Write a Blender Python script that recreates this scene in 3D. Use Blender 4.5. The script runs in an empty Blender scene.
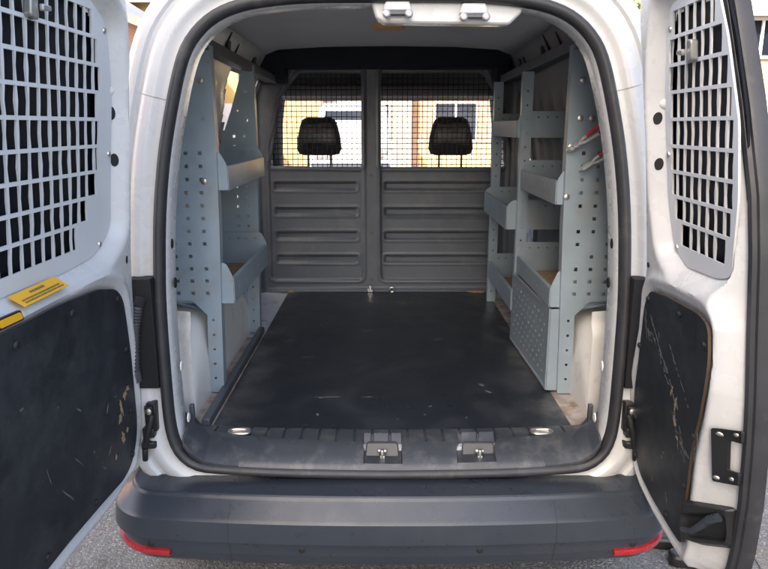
import bpy, bmesh, math, random
import numpy as np
from mathutils import Vector, Matrix
from mathutils.geometry import delaunay_2d_cdt

random.seed(7)
np.random.seed(7)
SC = bpy.context.scene
COL = SC.collection
RAD = math.radians

# ------------------------------------------------------------------ materials
def _nodes(name):
    m = bpy.data.materials.new(name)
    m.use_nodes = True
    nt = m.node_tree
    for n in list(nt.nodes):
        nt.nodes.remove(n)
    out = nt.nodes.new('ShaderNodeOutputMaterial')
    b = nt.nodes.new('ShaderNodeBsdfPrincipled')
    nt.links.new(b.outputs[0], out.inputs[0])
    tc = nt.nodes.new('ShaderNodeTexCoord')
    return m, nt, b, tc

def _noise(nt, tc, scale, detail=6, rough=.6, stretch=None):
    n = nt.nodes.new('ShaderNodeTexNoise')
    n.inputs['Scale'].default_value = scale
    n.inputs['Detail'].default_value = detail
    n.inputs['Roughness'].default_value = rough
    if stretch:
        mp = nt.nodes.new('ShaderNodeMapping')
        mp.inputs['Scale'].default_value = stretch
        nt.links.new(tc.outputs['Object'], mp.inputs[0])
        nt.links.new(mp.outputs[0], n.inputs['Vector'])
    else:
        nt.links.new(tc.outputs['Object'], n.inputs['Vector'])
    return n.outputs['Fac']

def _ramp(nt, fac, p0, p1, v0=0., v1=1.):
    r = nt.nodes.new('ShaderNodeMapRange')
    r.inputs['From Min'].default_value = p0
    r.inputs['From Max'].default_value = p1
    r.inputs['To Min'].default_value = v0
    r.inputs['To Max'].default_value = v1
    nt.links.new(fac, r.inputs['Value'])
    return r.outputs[0]

def _mix(nt, fac, c0, c1):
    m = nt.nodes.new('ShaderNodeMix')
    m.data_type = 'RGBA'
    if hasattr(fac, 'is_linked'):
        nt.links.new(fac, m.inputs['Factor'])
    else:
        m.inputs['Factor'].default_value = fac
    for i, c in ((6, c0), (7, c1)):
        if hasattr(c, 'is_linked'):
            nt.links.new(c, m.inputs[i])
        else:
            m.inputs[i].default_value = (*c, 1)
    return m.outputs[2]

def mat(name, base, rough=.5, metal=0., dirt=None, dirt_lo=.55, dirt_hi=.75, dirt_scale=6.,
        var=.06, var_scale=3., bump=0., bump_scale=200., scuff=None, scuff_lo=.68, scuff_hi=.72,
        scuff_scale=14., scuff_stretch=(1, 1, 1), coat=0., spec=None, dirt_stretch=None):
    m, nt, b, tc = _nodes(name)
    c0 = tuple(x * (1 - var) for x in base)
    c1 = tuple(min(1, x * (1 + var)) for x in base)
    col = _mix(nt, _ramp(nt, _noise(nt, tc, var_scale), .3, .7), c0, c1)
    ro = _ramp(nt, _noise(nt, tc, var_scale * 4), .25, .75, max(.03, rough - .07), min(1, rough + .09))
    if dirt:
        col = _mix(nt, _ramp(nt, _noise(nt, tc, dirt_scale, 10, .68, dirt_stretch), dirt_lo, dirt_hi), col, dirt)
    if scuff:
        col = _mix(nt, _ramp(nt, _noise(nt, tc, scuff_scale, 8, .7, scuff_stretch), scuff_lo, scuff_hi), col, scuff)
    nt.links.new(col, b.inputs['Base Color'])
    nt.links.new(ro, b.inputs['Roughness'])
    b.inputs['Metallic'].default_value = metal
    if coat:
        b.inputs['Coat Weight'].default_value = coat
        b.inputs['Coat Roughness'].default_value = .12
    if spec is not None:
        b.inputs['Specular IOR Level'].default_value = spec
    if bump:
        bp = nt.nodes.new('ShaderNodeBump')
        bp.inputs['Strength'].default_value = bump
        bp.inputs['Distance'].default_value = .004
        nt.links.new(_noise(nt, tc, bump_scale, 4), bp.inputs['Height'])
        nt.links.new(bp.outputs[0], b.inputs['Normal'])
    return m

def glass(name, tint=(1, 1, 1), refl=.12):
    m = bpy.data.materials.new(name)
    m.use_nodes = True
    nt = m.node_tree
    for n in list(nt.nodes):
        nt.nodes.remove(n)
    out = nt.nodes.new('ShaderNodeOutputMaterial')
    t = nt.nodes.new('ShaderNodeBsdfTransparent')
    t.inputs[0].default_value = (*tint, 1)
    g = nt.nodes.new('ShaderNodeBsdfGlossy')
    g.inputs['Roughness'].default_value = .04
    mx = nt.nodes.new('ShaderNodeMixShader')
    mx.inputs[0].default_value = refl
    nt.links.new(t.outputs[0], mx.inputs[1])
    nt.links.new(g.outputs[0], mx.inputs[2])
    nt.links.new(mx.outputs[0], out.inputs[0])
    return m

M = {}
M['white'] = mat('white_paint', (.62, .63, .64), .27, dirt=(.46, .43, .37), dirt_lo=.60, dirt_hi=.95, dirt_scale=4, var=.02, coat=.4)
M['white_in'] = mat('white_inner_paint', (.76, .755, .73), .4, dirt=(.42, .35, .27), dirt_lo=.55, dirt_hi=.82, dirt_scale=7, var=.03, coat=.2)
M['guard'] = mat('guard_paint', (.63, .65, .67), .45, var=.03, dirt=(.5, .5, .48), dirt_lo=.62, dirt_hi=.85)
M['ply'] = mat('black_ply', (.018, .022, .028), .5, var=.35, var_scale=5, dirt=(.055, .06, .065), dirt_lo=.48, dirt_hi=.85, dirt_scale=9,
               scuff=(.25, .25, .24), scuff_lo=.735, scuff_hi=.76, scuff_scale=26, scuff_stretch=(1, 1, .6), bump=.12, bump_scale=90)
M['ply_edge'] = mat('ply_edge', (.08, .057, .038), .7, var=.2, var_scale=20)
M['chip'] = mat('bare_wood', (.36, .25, .14), .8, var=.25, var_scale=40)
M['scratch'] = mat('pale_scratch', (.11, .115, .12), .7, var=.35, var_scale=60)
M['seal'] = mat('rubber_seal', (.030, .031, .036), .45, var=.25, var_scale=9, dirt=(.09, .085, .08), dirt_lo=.55, dirt_hi=.8, dirt_scale=11, bump=.1)
M['black'] = mat('black_plastic', (.015, .016, .018), .42, var=.2, bump=.08)
M['void'] = mat('black_recess', (.008, .008, .010), .7)
M['bumper'] = mat('bumper_plastic', (.032, .040, .053), .30, var=.08, var_scale=4, dirt=(.052, .056, .064), dirt_lo=.5, dirt_hi=.9, dirt_scale=3,
                  bump=.10, bump_scale=420, spec=.6)
M['sill'] = mat('sill_plastic', (.042, .048, .057), .36, var=.15, dirt=(.13, .13, .13), dirt_lo=.50, dirt_hi=.8, dirt_scale=16,
                scuff=(.3, .29, .27), scuff_lo=.68, scuff_hi=.75, scuff_scale=24, bump=.12, bump_scale=160)
M['bulk'] = mat('bulkhead_paint', (.100, .113, .136), .40, var=.12, var_scale=3, dirt=(.19, .185, .18), dirt_lo=.5, dirt_hi=.85, dirt_scale=5, bump=.08, bump_scale=300)
M['dark_trim'] = mat('dark_fabric', (.012, .014, .022), .9, var=.15, bump=.2)
M['roof'] = mat('roof_lining', (.70, .71, .73), .85, var=.06, bump=.1)
M['zinc'] = mat('rack_steel', (.32, .395, .455), .38, metal=.2, var=.1, var_scale=6, dirt=(.34, .31, .27), dirt_lo=.54, dirt_hi=.85, dirt_scale=9,
                scuff=(.16, .16, .16), scuff_lo=.68, scuff_hi=.74, scuff_scale=22)
M['zinc_dark'] = mat('rail_steel', (.10, .11, .125), .5, metal=.3, var=.1)
M['dirt'] = mat('tray_dirt', (.42, .30, .19), .95, var=.2, var_scale=20, dirt=(.22, .15, .09), dirt_lo=.45, dirt_hi=.7, dirt_scale=25, bump=.3)
M['chrome'] = mat('plated_steel', (.62, .60, .56), .3, metal=.9, var=.1, dirt=(.3, .22, .14), dirt_lo=.6, dirt_hi=.8, dirt_scale=40)
M['rust'] = mat('rusty_steel', (.30, .16, .08), .85, var=.4, var_scale=40, dirt=(.5, .42, .34), dirt_lo=.5, dirt_hi=.7, dirt_scale=60)
M['floor_steel'] = mat('floor_steel', (.62, .64, .68), .35, metal=.2, var=.06, dirt=(.30, .24, .19), dirt_lo=.56, dirt_hi=.72, dirt_scale=13)
M['red_lens'] = mat('red_lens', (.55, .015, .02), .15, var=.08, coat=.6)
M['reflector'] = mat('red_reflector', (.36, .016, .022), .25, var=.1, var_scale=60, coat=.6)
M['sticker'] = mat('yellow_sticker', (.86, .45, .02), .5, var=.05)
M['ink'] = mat('grey_ink', (.20, .16, .06), .6)
M['darkglass'] = mat('tinted_glass', (.006, .008, .014), .5, var=.1, spec=.15)
M['dusty_glass'] = glass('dusty_glass', refl=.04)
_nt = M['dusty_glass'].node_tree
_d = _nt.nodes.new('ShaderNodeBsdfTranslucent'); _d.inputs[0].default_value = (.8, .78, .72, 1)
_x = _nt.nodes.new('ShaderNodeMixShader'); _tc = _nt.nodes.new('ShaderNodeTexCoord')
_nt.links.new(_ramp(_nt, _noise(_nt, _tc, 4, 8, .65), .3, .75, .03, .17), _x.inputs[0])
_o = next(n for n in _nt.nodes if n.type == 'OUTPUT_MATERIAL')
_nt.links.new(_o.inputs[0].links[0].from_socket, _x.inputs[1]); _nt.links.new(_d.outputs[0], _x.inputs[2]); _nt.links.new(_x.outputs[0], _o.inputs[0])
M['glass'] = glass('clear_glass', refl=.06)
M['seat'] = mat('seat_fabric', (.045, .047, .055), .85, var=.15, bump=.3)
M['seat_film'] = mat('seat_cover', (.20, .19, .20), .25, var=.3, var_scale=14)
M['tool_red'] = mat('red_grip', (.60, .03, .04), .4)
M['tool_steel'] = mat('tool_steel', (.62, .62, .62), .3, metal=.5)
M['rim'] = mat('rim_steel', (.4, .4, .41), .4, metal=.6)
M['tyre'] = mat('tyre_rubber', (.02, .02, .02), .8)
M['glint'] = mat('orange_glint', (.80, .46, .22), .35)  # orange light reflection put into the base colour

def floor_mat():
    m, nt, b, tc = _nodes('floor_ply')
    a = _noise(nt, tc, 2.2, 8, .6)
    col = _mix(nt, _ramp(nt, a, .35, .7), (.008, .012, .019), (.016, .020, .028))
    dust = _noise(nt, tc, 5, 12, .72)
    col = _mix(nt, _ramp(nt, dust, .5, .82, 0, .5), col, (.078, .084, .095))
    sx = _noise(nt, tc, 7, 6, .6, (1.2, 14, 1))
    col = _mix(nt, _ramp(nt, sx, .66, .76, 0, .35), col, (.12, .115, .11))
    s2 = _noise(nt, tc, 5, 8, .75, (26, 1.1, 1))
    col = _mix(nt, _ramp(nt, s2, .62, .74, 0, .22), col, (.13, .13, .13))
    gr = _noise(nt, tc, 240, 2, .5)
    col = _mix(nt, _ramp(nt, gr, .45, .75, 0, .25), col, (.045, .048, .054))
    mp = nt.nodes.new('ShaderNodeSeparateXYZ'); nt.links.new(tc.outputs['Object'], mp.inputs[0])
    ab = nt.nodes.new('ShaderNodeMath'); ab.operation = 'ABSOLUTE'; nt.links.new(mp.outputs[0], ab.inputs[0])
    ed = _ramp(nt, ab.outputs[0], .36, .52, 0, .6)
    ml = nt.nodes.new('ShaderNodeMath'); ml.operation = 'MULTIPLY'; nt.links.new(ed, ml.inputs[0]); nt.links.new(_ramp(nt, _noise(nt, tc, 9, 10, .7), .4, .65), ml.inputs[1])
    col = _mix(nt, ml.outputs[0], col, (.17, .16, .15))
    sp = _noise(nt, tc, 70, 3, .5)
    col = _mix(nt, _ramp(nt, sp, .72, .77, 0, .5), col, (.35, .33, .30))
    nt.links.new(col, b.inputs['Base Color'])
    nt.links.new(_ramp(nt, dust, .35, .75, .26, .55), b.inputs['Roughness'])
    bp = nt.nodes.new('ShaderNodeBump')
    bp.inputs['Strength'].default_value = .15
    bp.inputs['Distance'].default_value = .003
    nt.links.new(_noise(nt, tc, 130, 4), bp.inputs['Height'])
    nt.links.new(bp.outputs[0], b.inputs['Normal'])
    return m
M['floor'] = floor_mat()

def asphalt(name, lo, hi, warm):
    m, nt, b, tc = _nodes(name)
    v = nt.nodes.new('ShaderNodeTexVoronoi')
    v.inputs['Scale'].default_value = 150
    nt.links.new(tc.outputs['Object'], v.inputs['Vector'])
    sep = nt.nodes.new('ShaderNodeSeparateColor')
    nt.links.new(v.outputs['Color'], sep.inputs[0])
    col = _mix(nt, _ramp(nt, sep.outputs[0], 0, 1), lo, hi)
    col = _mix(nt, _ramp(nt, sep.outputs[1], .86, .9), col, warm)
    edge = _ramp(nt, v.outputs['Distance'], .3, .8, 0, .5)
    col = _mix(nt, edge, col, tuple(x * .35 for x in lo))
    big = _noise(nt, tc, 1.3, 6)
    col = _mix(nt, _ramp(nt, big, .4, .75, 0, .4), col, tuple(x * 1.0 for x in hi))
    st = _noise(nt, tc, 4.5, 8, .65)
    col = _mix(nt, _ramp(nt, st, .52, .72, 0, .55), col, tuple(x * .55 for x in lo))
    fn = _noise(nt, tc, 60, 6, .7)
    col = _mix(nt, _ramp(nt, fn, .35, .7, 0, .45), col, tuple(x * .6 for x in lo))
    nt.links.new(col, b.inputs['Base Color'])
    b.inputs['Roughness'].default_value = .9
    bp = nt.nodes.new('ShaderNodeBump')
    bp.inputs['Strength'].default_value = .6
    bp.inputs['Distance'].default_value = .006
    bp.invert = True
    nt.links.new(v.outputs['Distance'], bp.inputs['Height'])
    nt.links.new(bp.outputs[0], b.inputs['Normal'])
    return m
M['asphalt'] = asphalt('asphalt', (.13, .13, .128), (.27, .266, .258), (.44, .41, .36))
M['asphalt2'] = asphalt('patched_asphalt', (.15, .135, .115), (.30, .28, .25), (.45, .40, .33))

def brick(name, c1, c2, mortar, scale=4.5):
    m, nt, b, tc = _nodes(name)
    mp = nt.nodes.new('ShaderNodeMapping')
    mp.inputs['Rotation'].default_value = (RAD(90), 0, 0)
    nt.links.new(tc.outputs['Object'], mp.inputs[0])
    br = nt.nodes.new('ShaderNodeTexBrick')
    br.inputs['Color1'].default_value = (*c1, 1)
    br.inputs['Color2'].default_value = (*c2, 1)
    br.inputs['Mortar'].default_value = (*mortar, 1)
    br.inputs['Scale'].default_value = scale
    br.inputs['Mortar Size'].default_value = .012
    nt.links.new(mp.outputs[0], br.inputs['Vector'])
    nt.links.new(br.outputs[0], b.inputs['Base Color'])
    b.inputs['Roughness'].default_value = .9
    return m
M['brick_orange'] = brick('orange_brick', (.42, .25, .13), (.36, .21, .11), (.42, .36, .28))
M['brick_pink'] = brick('pink_brick', (.50, .30, .24), (.44, .26, .22), (.5, .45, .4))
M['ochre'] = mat('ochre_render', (.42, .30, .12), .9, var=.06)
M['cream'] = mat('cream_render', (.42, .39, .32), .9, var=.04)
M['roof_grey'] = mat('slate_roof', (.17, .19, .23), .8, var=.2, var_scale=8)
M['roof_yellow'] = mat('lichened_tiles', (.50, .42, .14), .9, var=.25, var_scale=12)
M['roof_brown'] = mat('brown_tiles', (.22, .12, .08), .9, var=.2, var_scale=8)
M['leaf'] = mat('leaf', (.12, .15, .03), .7, var=.5, var_scale=30)
M['bark'] = mat('bark', (.12, .09, .06), .9, var=.3, var_scale=12)

# ------------------------------------------------------------------ mesh helpers
class MB:
    def __init__(self):
        self.v = []; self.f = []; self.m = []
    def add(self, verts, faces, mi=0):
        o = len(self.v)
        self.v += [tuple(map(float, p)) for p in verts]
        for k, f in enumerate(faces):
            self.f.append([i + o for i in f])
            self.m.append(mi[k] if isinstance(mi, (list, tuple)) else mi)
        return self
    def box(self, a, b, mi=0, taper=None):
        (x0, y0, z0), (x1, y1, z1) = a, b
        v = [(x0, y0, z0), (x1, y0, z0), (x1, y1, z0), (x0, y1, z0), (x0, y0, z1), (x1, y0, z1), (x1, y1, z1), (x0, y1, z1)]
        if taper:
            cx, cy = (x0 + x1) / 2, (y0 + y1) / 2
            v[4:] = [(cx + (p[0] - cx) * taper[0], cy + (p[1] - cy) * taper[1], p[2]) for p in v[4:]]
        return self.add(v, [(3, 2, 1, 0), (4, 5, 6, 7), (0, 1, 5, 4), (1, 2, 6, 5), (2, 3, 7, 6), (3, 0, 4, 7)], mi)
    def prism(self, pts, fn, d0, d1, mi=0):
        """polygon pts (a,b) extruded from d0 to d1; fn(a,b,d)->xyz"""
        n = len(pts)
        v = [fn(a, b, d0) for a, b in pts] + [fn(a, b, d1) for a, b in pts]
        f = [tuple(range(n)), tuple(range(2 * n - 1, n - 1, -1))]
        f += [(i, (i + 1) % n, n + (i + 1) % n, n + i) for i in range(n)]
        return self.add(v, f, mi)
    def loft(self, rings, closed=True, caps=False, mi=0, ring_mi=None):
        n = len(rings[0]); v = [p for r in rings for p in r]; f = []; ms = []
        for k in range(len(rings) - 1):
            for i in range(n if closed else n - 1):
                j = (i + 1) % n
                f.append((k * n + i, k * n + j, (k + 1) * n + j, (k + 1) * n + i))
                ms.append(ring_mi[k] if ring_mi else mi)
        if caps:
            f.append(tuple(range(n - 1, -1, -1))); f.append(tuple((len(rings) - 1) * n + i for i in range(n)))
            ms += [mi, mi]
        return self.add(v, f, ms)
    def tube(self, path, r, seg=8, mi=0, radii=None):
        path = [Vector(p) for p in path]; rings = []
        for i, p in enumerate(path):
            d = (path[min(i + 1, len(path) - 1)] - path[max(i - 1, 0)]).normalized()
            up = Vector((0, 0, 1)) if abs(d.z) < .9 else Vector((1, 0, 0))
            a = d.cross(up).normalized(); b = d.cross(a)
            rr = radii[i] if radii else r
            rings.append([p + (a * math.cos(t) + b * math.sin(t)) * rr for t in [2 * math.pi * k / seg for k in range(seg)]])
        return self.loft(rings, True, True, mi)
    def grid(self, P, keep=None, mi=0, flip=False):
        """P: (n,m,3) array"""
        n, m = P.shape[:2]; f = []
        for i in range(n - 1):
            for j in range(m - 1):
                if keep is None or keep[i, j]:
                    q = (i * m + j, i * m + j + 1, (i + 1) * m + j + 1, (i + 1) * m + j)
                    f.append(q[::-1] if flip else q)
        return self.add(P.reshape(-1, 3), f, mi)
    def build(self, name, mats, parent=None, smooth=35, bevel=0, segs=2, merge=False):
        me = bpy.data.meshes.new(name)
        me.from_pydata(self.v, [], self.f)
        for x in (mats if isinstance(mats, (list, tuple)) else [mats]):
            me.materials.append(M[x] if isinstance(x, str) else x)
        me.polygons.foreach_set('material_index', self.m)
        bm = bmesh.new(); bm.from_mesh(me)
        bmesh.ops.remove_doubles(bm, verts=bm.verts, dist=1e-5)
        loose = [v for v in bm.verts if not v.link_faces]
        bmesh.ops.delete(bm, geom=loose, context='VERTS')
        bmesh.ops.recalc_face_normals(bm, faces=bm.faces)
        bm.to_mesh(me); bm.free()
        me.polygons.foreach_set('use_smooth', [True] * len(me.polygons))
        me.set_sharp_from_angle(angle=RAD(smooth))
        o = bpy.data.objects.new(name, me)
        COL.objects.link(o)
        if bevel:
            b = o.modifiers.new('bevel', 'BEVEL'); b.width = bevel; b.segments = segs
            b.limit_method = 'ANGLE'; b.angle_limit = RAD(40); b.harden_normals = False
        if parent is not None:
            attach(o, parent)
        return o

WORLD = {}
def attach(o, parent):
    o.parent = parent
    o.matrix_parent_inverse = Matrix.Translation(-WORLD.get(parent.name, Vector((0, 0, 0))))

def thing(name, label, cat, loc, group=None):
    o = bpy.data.objects.new(name, None)
    COL.objects.link(o)
    o.empty_display_size = .1
    o.location = loc
    WORLD[o.name] = Vector(loc)
    tag(o, label, cat, group)
    return o

def tag(o, label=None, cat=None, group=None, kind=None):
    if label: o['label'] = label
    if cat: o['category'] = cat
    if group: o['group'] = group
    if kind: o['kind'] = kind
    return o

def smooth01(x):
    x = np.clip(x, 0, 1)
    return x * x * (3 - 2 * x)

def sdf(px, py, poly):
    """signed distance to a polygon, negative inside"""
    px = np.asarray(px, float); py = np.asarray(py, float)
    d = np.full(px.shape, 1e9); inside = np.zeros(px.shape, bool)
    n = len(poly)
    for i in range(n):
        ax, ay = poly[i]; bx, by = poly[(i + 1) % n]
        ex, ey = bx - ax, by - ay
        L = ex * ex + ey * ey + 1e-12
        t = np.clip(((px - ax) * ex + (py - ay) * ey) / L, 0, 1)
        d = np.minimum(d, (px - ax - t * ex) ** 2 + (py - ay - t * ey) ** 2)
        c = ((ay > py) != (by > py)) & (px < ex * (py - ay) / (ey if abs(ey) > 1e-12 else 1e-12) + ax)
        inside ^= c
    d = np.sqrt(d)
    return np.where(inside, -d, d)

def rounded(poly, r=.03, k=5):
    """round the corners of a polygon"""
    out = []; n = len(poly)
    for i in range(n):
        p = Vector(poly[i]); a = Vector(poly[i - 1]); b = Vector(poly[(i + 1) % n])
        da, db = (a - p), (b - p)
        rr = min(r, da.length * .45, db.length * .45)
        p0 = p + da.normalized() * rr; p1 = p + db.normalized() * rr
        for j in range(k + 1):
            t = j / k
            out.append(tuple((1 - t) ** 2 * p0 + 2 * t * (1 - t) * p + t * t * p1))
    return out

def inpoly(px, py, poly):
    c = np.zeros(px.shape, bool); n = len(poly)
    for i in range(n):
        ax, ay = poly[i]; bx, by = poly[(i + 1) % n]
        if ay == by: continue
        c ^= ((ay > py) != (by > py)) & (px < (bx - ax) * (py - ay) / (by - ay) + ax)
    return c

def plate(outline, holes, th, bevel=0.):
    """flat plate with holes (constrained triangulation); verts with z in +-th/2, faces, is_side flags"""
    pts, edges = [], []
    for pl in [outline] + list(holes):
        o = len(pts); n = len(pl); pts += [Vector((p[0], p[1])) for p in pl]
        edges += [(o + k, o + (k + 1) % n) for k in range(n)]
    V, _, F, *_r = delaunay_2d_cdt(pts, edges, [], 0, 1e-6)
    cx = np.array([sum(V[k].x for k in t) / len(t) for t in F]); cy = np.array([sum(V[k].y for k in t) / len(t) for t in F])
    ok = inpoly(cx, cy, outline)
    for h in holes:
        ok &= ~inpoly(cx, cy, h)
    tris = [tuple(t) for t, k in zip(F, ok) if k]
    cnt = {}
    for t in tris:
        for a, b in zip(t, t[1:] + t[:1]):
            cnt.setdefault(frozenset((a, b)), []).append((a, b))
    n = len(V)
    v = [(p.x, p.y, th / 2) for p in V] + [(p.x, p.y, -th / 2) for p in V]
    f = list(tris) + [tuple(k + n for k in t[::-1]) for t in tris]
    side = [False] * len(f)
    for e in cnt.values():
        if len(e) == 1:
            a, b = e[0]; f.append((b, a, a + n, b + n)); side.append(True)
    return v, f, side

def sq(cx, cy, w, h=None):
    h = h or w
    return [(cx - w / 2, cy - h / 2), (cx + w / 2, cy - h / 2), (cx + w / 2, cy + h / 2), (cx - w / 2, cy + h / 2)]

def disc(cx, cy, rx, ry=None, n=12):
    ry = ry or rx
    return [(cx + rx * math.cos(2 * math.pi * i / n), cy + ry * math.sin(2 * math.pi * i / n)) for i in range(n)]

def lathe(prof, n=14):
    """prof (r,h) -> rings around z"""
    return [[(r * math.cos(2 * math.pi * i / n), r * math.sin(2 * math.pi * i / n), h) for i in range(n)] for r, h in prof]

def blob_patch(cx, cy, w, h, ang=0., n=9, jag=.35):
    pts = []
    for i in range(n):
        a = 2 * math.pi * i / n
        r = 1 + random.uniform(-jag, jag)
        x, y = math.cos(a) * w / 2 * r, math.sin(a) * h / 2 * r
        pts.append((cx + x * math.cos(ang) - y * math.sin(ang), cy + x * math.sin(ang) + y * math.cos(ang)))
    return pts

# ================================================================== CAMERA, LIGHT
cam = bpy.data.cameras.new('camera')
cam.sensor_width = 36; cam.lens = 36 * 660 / 768; cam.clip_start = .02; cam.clip_end = 2000
co = bpy.data.objects.new('camera', cam); COL.objects.link(co)
co.location = (-.02, 0, 1.41)
co.rotation_euler = (RAD(90) - math.atan(159 / 660), 0, 0)
SC.camera = co

SUN = Vector((-.45, -.62, .60)).normalized()
w = bpy.data.worlds.new('World'); SC.world = w; w.use_nodes = True
nt = w.node_tree
sky = nt.nodes.new('ShaderNodeTexSky'); sky.sky_type = 'NISHITA'; sky.sun_disc = False
sky.sun_elevation = math.asin(SUN.z); sky.sun_rotation = math.atan2(SUN.x, SUN.y)
sky.dust_density = 6; sky.air_density = 1.0; sky.ozone_density = .3
nt.links.new(sky.outputs[0], nt.nodes['Background'].inputs[0])
nt.nodes['Background'].inputs[1].default_value = .15
sl = bpy.data.lights.new('sun', 'SUN'); sl.energy = 4.0; sl.angle = RAD(.5); sl.color = (1, .95, .86)
so = bpy.data.objects.new('sun', sl); COL.objects.link(so)
so.rotation_euler = SUN.to_track_quat('Z', 'Y').to_euler(); so.location = (0, 0, 20)
SC.view_settings.view_transform = 'Standard'; SC.view_settings.look = 'None'
SC.view_settings.gamma = 1; SC.view_settings.exposure = 2.15
SC.render.engine = 'CYCLES'
SC.cycles.max_bounces = 12; SC.cycles.diffuse_bounces = 6; SC.cycles.glossy_bounces = 4
SC.cycles.transparent_max_bounces = 16
SC.cycles.use_denoising = True
SC.cycles.sample_clamp_indirect = 8

# ================================================================== GROUND
g = MB(); g.add([(-150, -100, 0), (150, -100, 0), (150, 250, 0), (-150, 250, 0)], [(0, 1, 2, 3)])
tag(g.build('ground', 'asphalt'), kind='structure')
g = MB(); g.prism([(1.16, 1.55), (1.22, 1.94), (1.245, 2.02), (1.62, 1.72), (1.9, 1.2), (1.5, .9)], lambda a, b, d: (a, b, d), .001, .005)
tag(g.build('road_patch', 'asphalt2'), kind='structure')

# ================================================================== VAN
van = thing('cargo_van', 'white panel van seen from behind with both rear doors wide open', 'van', (0, 1.6, 0))

# ---- aperture contour
half = [(0, 1.702), (.12, 1.702), (.215, 1.700), (.30, 1.692), (.365, 1.679), (.418, 1.656), (.461, 1.619), (.493, 1.567), (.522, 1.468), (.549, 1.34), (.567, 1.2),
        (.576, 1.05), (.578, .95), (.575, .80), (.570, .68), (.560, .62), (.540, .582), (.505, .556), (.45, .546), (.30, .537), (.15, .533), (0, .531)]
def contour(n=200):
    pts = [Vector(p) for p in half] + [Vector((-x, z)) for x, z in half[-2:0:-1]]
    k = len(pts); dense = []
    for i in range(k):
        p0, p1, p2, p3 = pts[i - 1], pts[i], pts[(i + 1) % k], pts[(i + 2) % k]
        for j in range(12):
            t = j / 12
            dense.append(.5 * ((2 * p1) + (p2 - p0) * t + (2 * p0 - 5 * p1 + 4 * p2 - p3) * t * t + (3 * p1 - p0 - 3 * p2 + p3) * t ** 3))
    L = [0]
    for i in range(len(dense)):
        L.append(L[-1] + (dense[(i + 1) % len(dense)] - dense[i]).length)
    out = []
    j = 0
    for i in range(n):
        s = L[-1] * i / n
        while L[j + 1] < s: j += 1
        t = (s - L[j]) / max(1e-9, L[j + 1] - L[j])
        out.append(dense[j].lerp(dense[(j + 1) % len(dense)], t))
    return out
CT = contour()
def normal(i):
    a = CT[i - 1]; b = CT[(i + 1) % len(CT)]
    d = (b - a).normalized()
    n = Vector((-d.y, d.x))
    return n if n.dot(CT[i] - Vector((0, 1.1))) > 0 else -n
NRM = [normal(i) for i in range(len(CT))]
def yap(z): return 1.56 + .08 * (z - .58)
def ring(off, dy, lift=0.):
    r = []
    for p, n in zip(CT, NRM):
        q = p + n * off
        r.append((q.x, yap(p.y) + dy, q.y))
    return r

SHELL = [(.80, .34), (.83, .5), (.835, .8), (.82, 1.0), (.78, 1.22), (.722, 1.41), (.668, 1.57), (.622, 1.69), (.565, 1.775), (.46, 1.815), (.3, 1.835), (0, 1.848)]
def shell_ring(y, k=1.):
    poly = [(-x, z) for x, z in SHELL] + [(x, z) for x, z in SHELL[-2::-1]]
    r = []
    for p in CT:
        dx, dz = p.x, p.y - 1.05; best = 9
        for i in range(len(poly)):
            (ax, az), (bx, bz) = poly[i], poly[(i + 1) % len(poly)]
            den = dx * (bz - az) - dz * (bx - ax)
            if abs(den) < 1e-9: continue
            t = (ax * (bz - az) - (az - 1.05) * (bx - ax)) / den
            u = (ax * dz - (az - 1.05) * dx) / den
            if t > 0 and -1e-6 <= u <= 1 + 1e-6: best = min(best, t)
        r.append((dx * best * k, y, 1.05 + dz * best * k))
    return r
fr = MB()
fr.loft([ring(.09, .16), ring(.0, .10), ring(-.016, .075), ring(-.016, .01), ring(-.011, .0), ring(.015, .0), ring(.034, -.001), ring(.040, -.008), ring(.052, -.010),
         ring(.070, -.004), ring(.078, .003), ring(.086, .003), ring(.092, -.005), ring(.108, -.004), ring(.126, .012), ring(.140, .05), ring(.148, .12), shell_ring(1.785, .985), shell_ring(1.815, 1.0)])
fr.build('rear_frame', 'white', van, smooth=50)

for i in range(len(CT)):
    if CT[i].y > 1.2 and (CT[i].y - 1.475) * (CT[(i + 1) % len(CT)].y - 1.475) <= 0:
        b = MB()
        pts_ = []
        for o, dy in [(.017, -.0015), (.034, -.0025), (.040, -.0095), (.052, -.0115), (.070, -.0055), (.078, .0015), (.086, .0015), (.092, -.0065), (.108, -.0055), (.126, .0105)]:
            q = CT[i] + NRM[i] * o; pts_.append((q.x, yap(q.y) + dy, q.y))
        b.loft([[(x, y, z - .0012) for x, y, z in pts_], [(x, y, z + .0012) for x, y, z in pts_]], closed=False); b.build('panel_seam', mat('seam_sealer', (.36, .35, .33), .7), van)
# second pressed swage on each rear pillar and little panel holes on the jamb
sg = MB()
sl_ = MB()
prof = []
for k in range(10):
    a = math.pi * (.5 + k / 9 * 1.0)
ringset = []
for (o, d) in [(.012, -.002), (.013, -.011), (.009, -.019), (.003, -.022), (-.004, -.021), (-.010, -.016), (-.0135, -.007), (-.0135, .006), (-.009, .008), (.008, .008)]:
    ringset.append(ring(o, d))
ringset.append(ringset[0])
sl_.loft(ringset)
seal = sl_.build('door_seal', 'seal', van, smooth=60)
# jamb plugs
for (x, z) in [(.568, 1.02), (.562, .80), (.55, .66), (.572, 1.12)]:
    for sx in (-1, 1):
        p = MB(); y = yap(z) + .045
        xx = sx * (x - .0135)
        p.loft([[(xx - sx * d, y + r * math.cos(t), z + r * 1.3 * math.sin(t)) for t in [2 * math.pi * i / 12 for i in range(12)]] for r, d in ((.011, 0), (.010, .003), (.004, .0035))], True, True)
        p.build('jamb_plug', 'white_in' if z < 1 else 'void', van)

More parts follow.
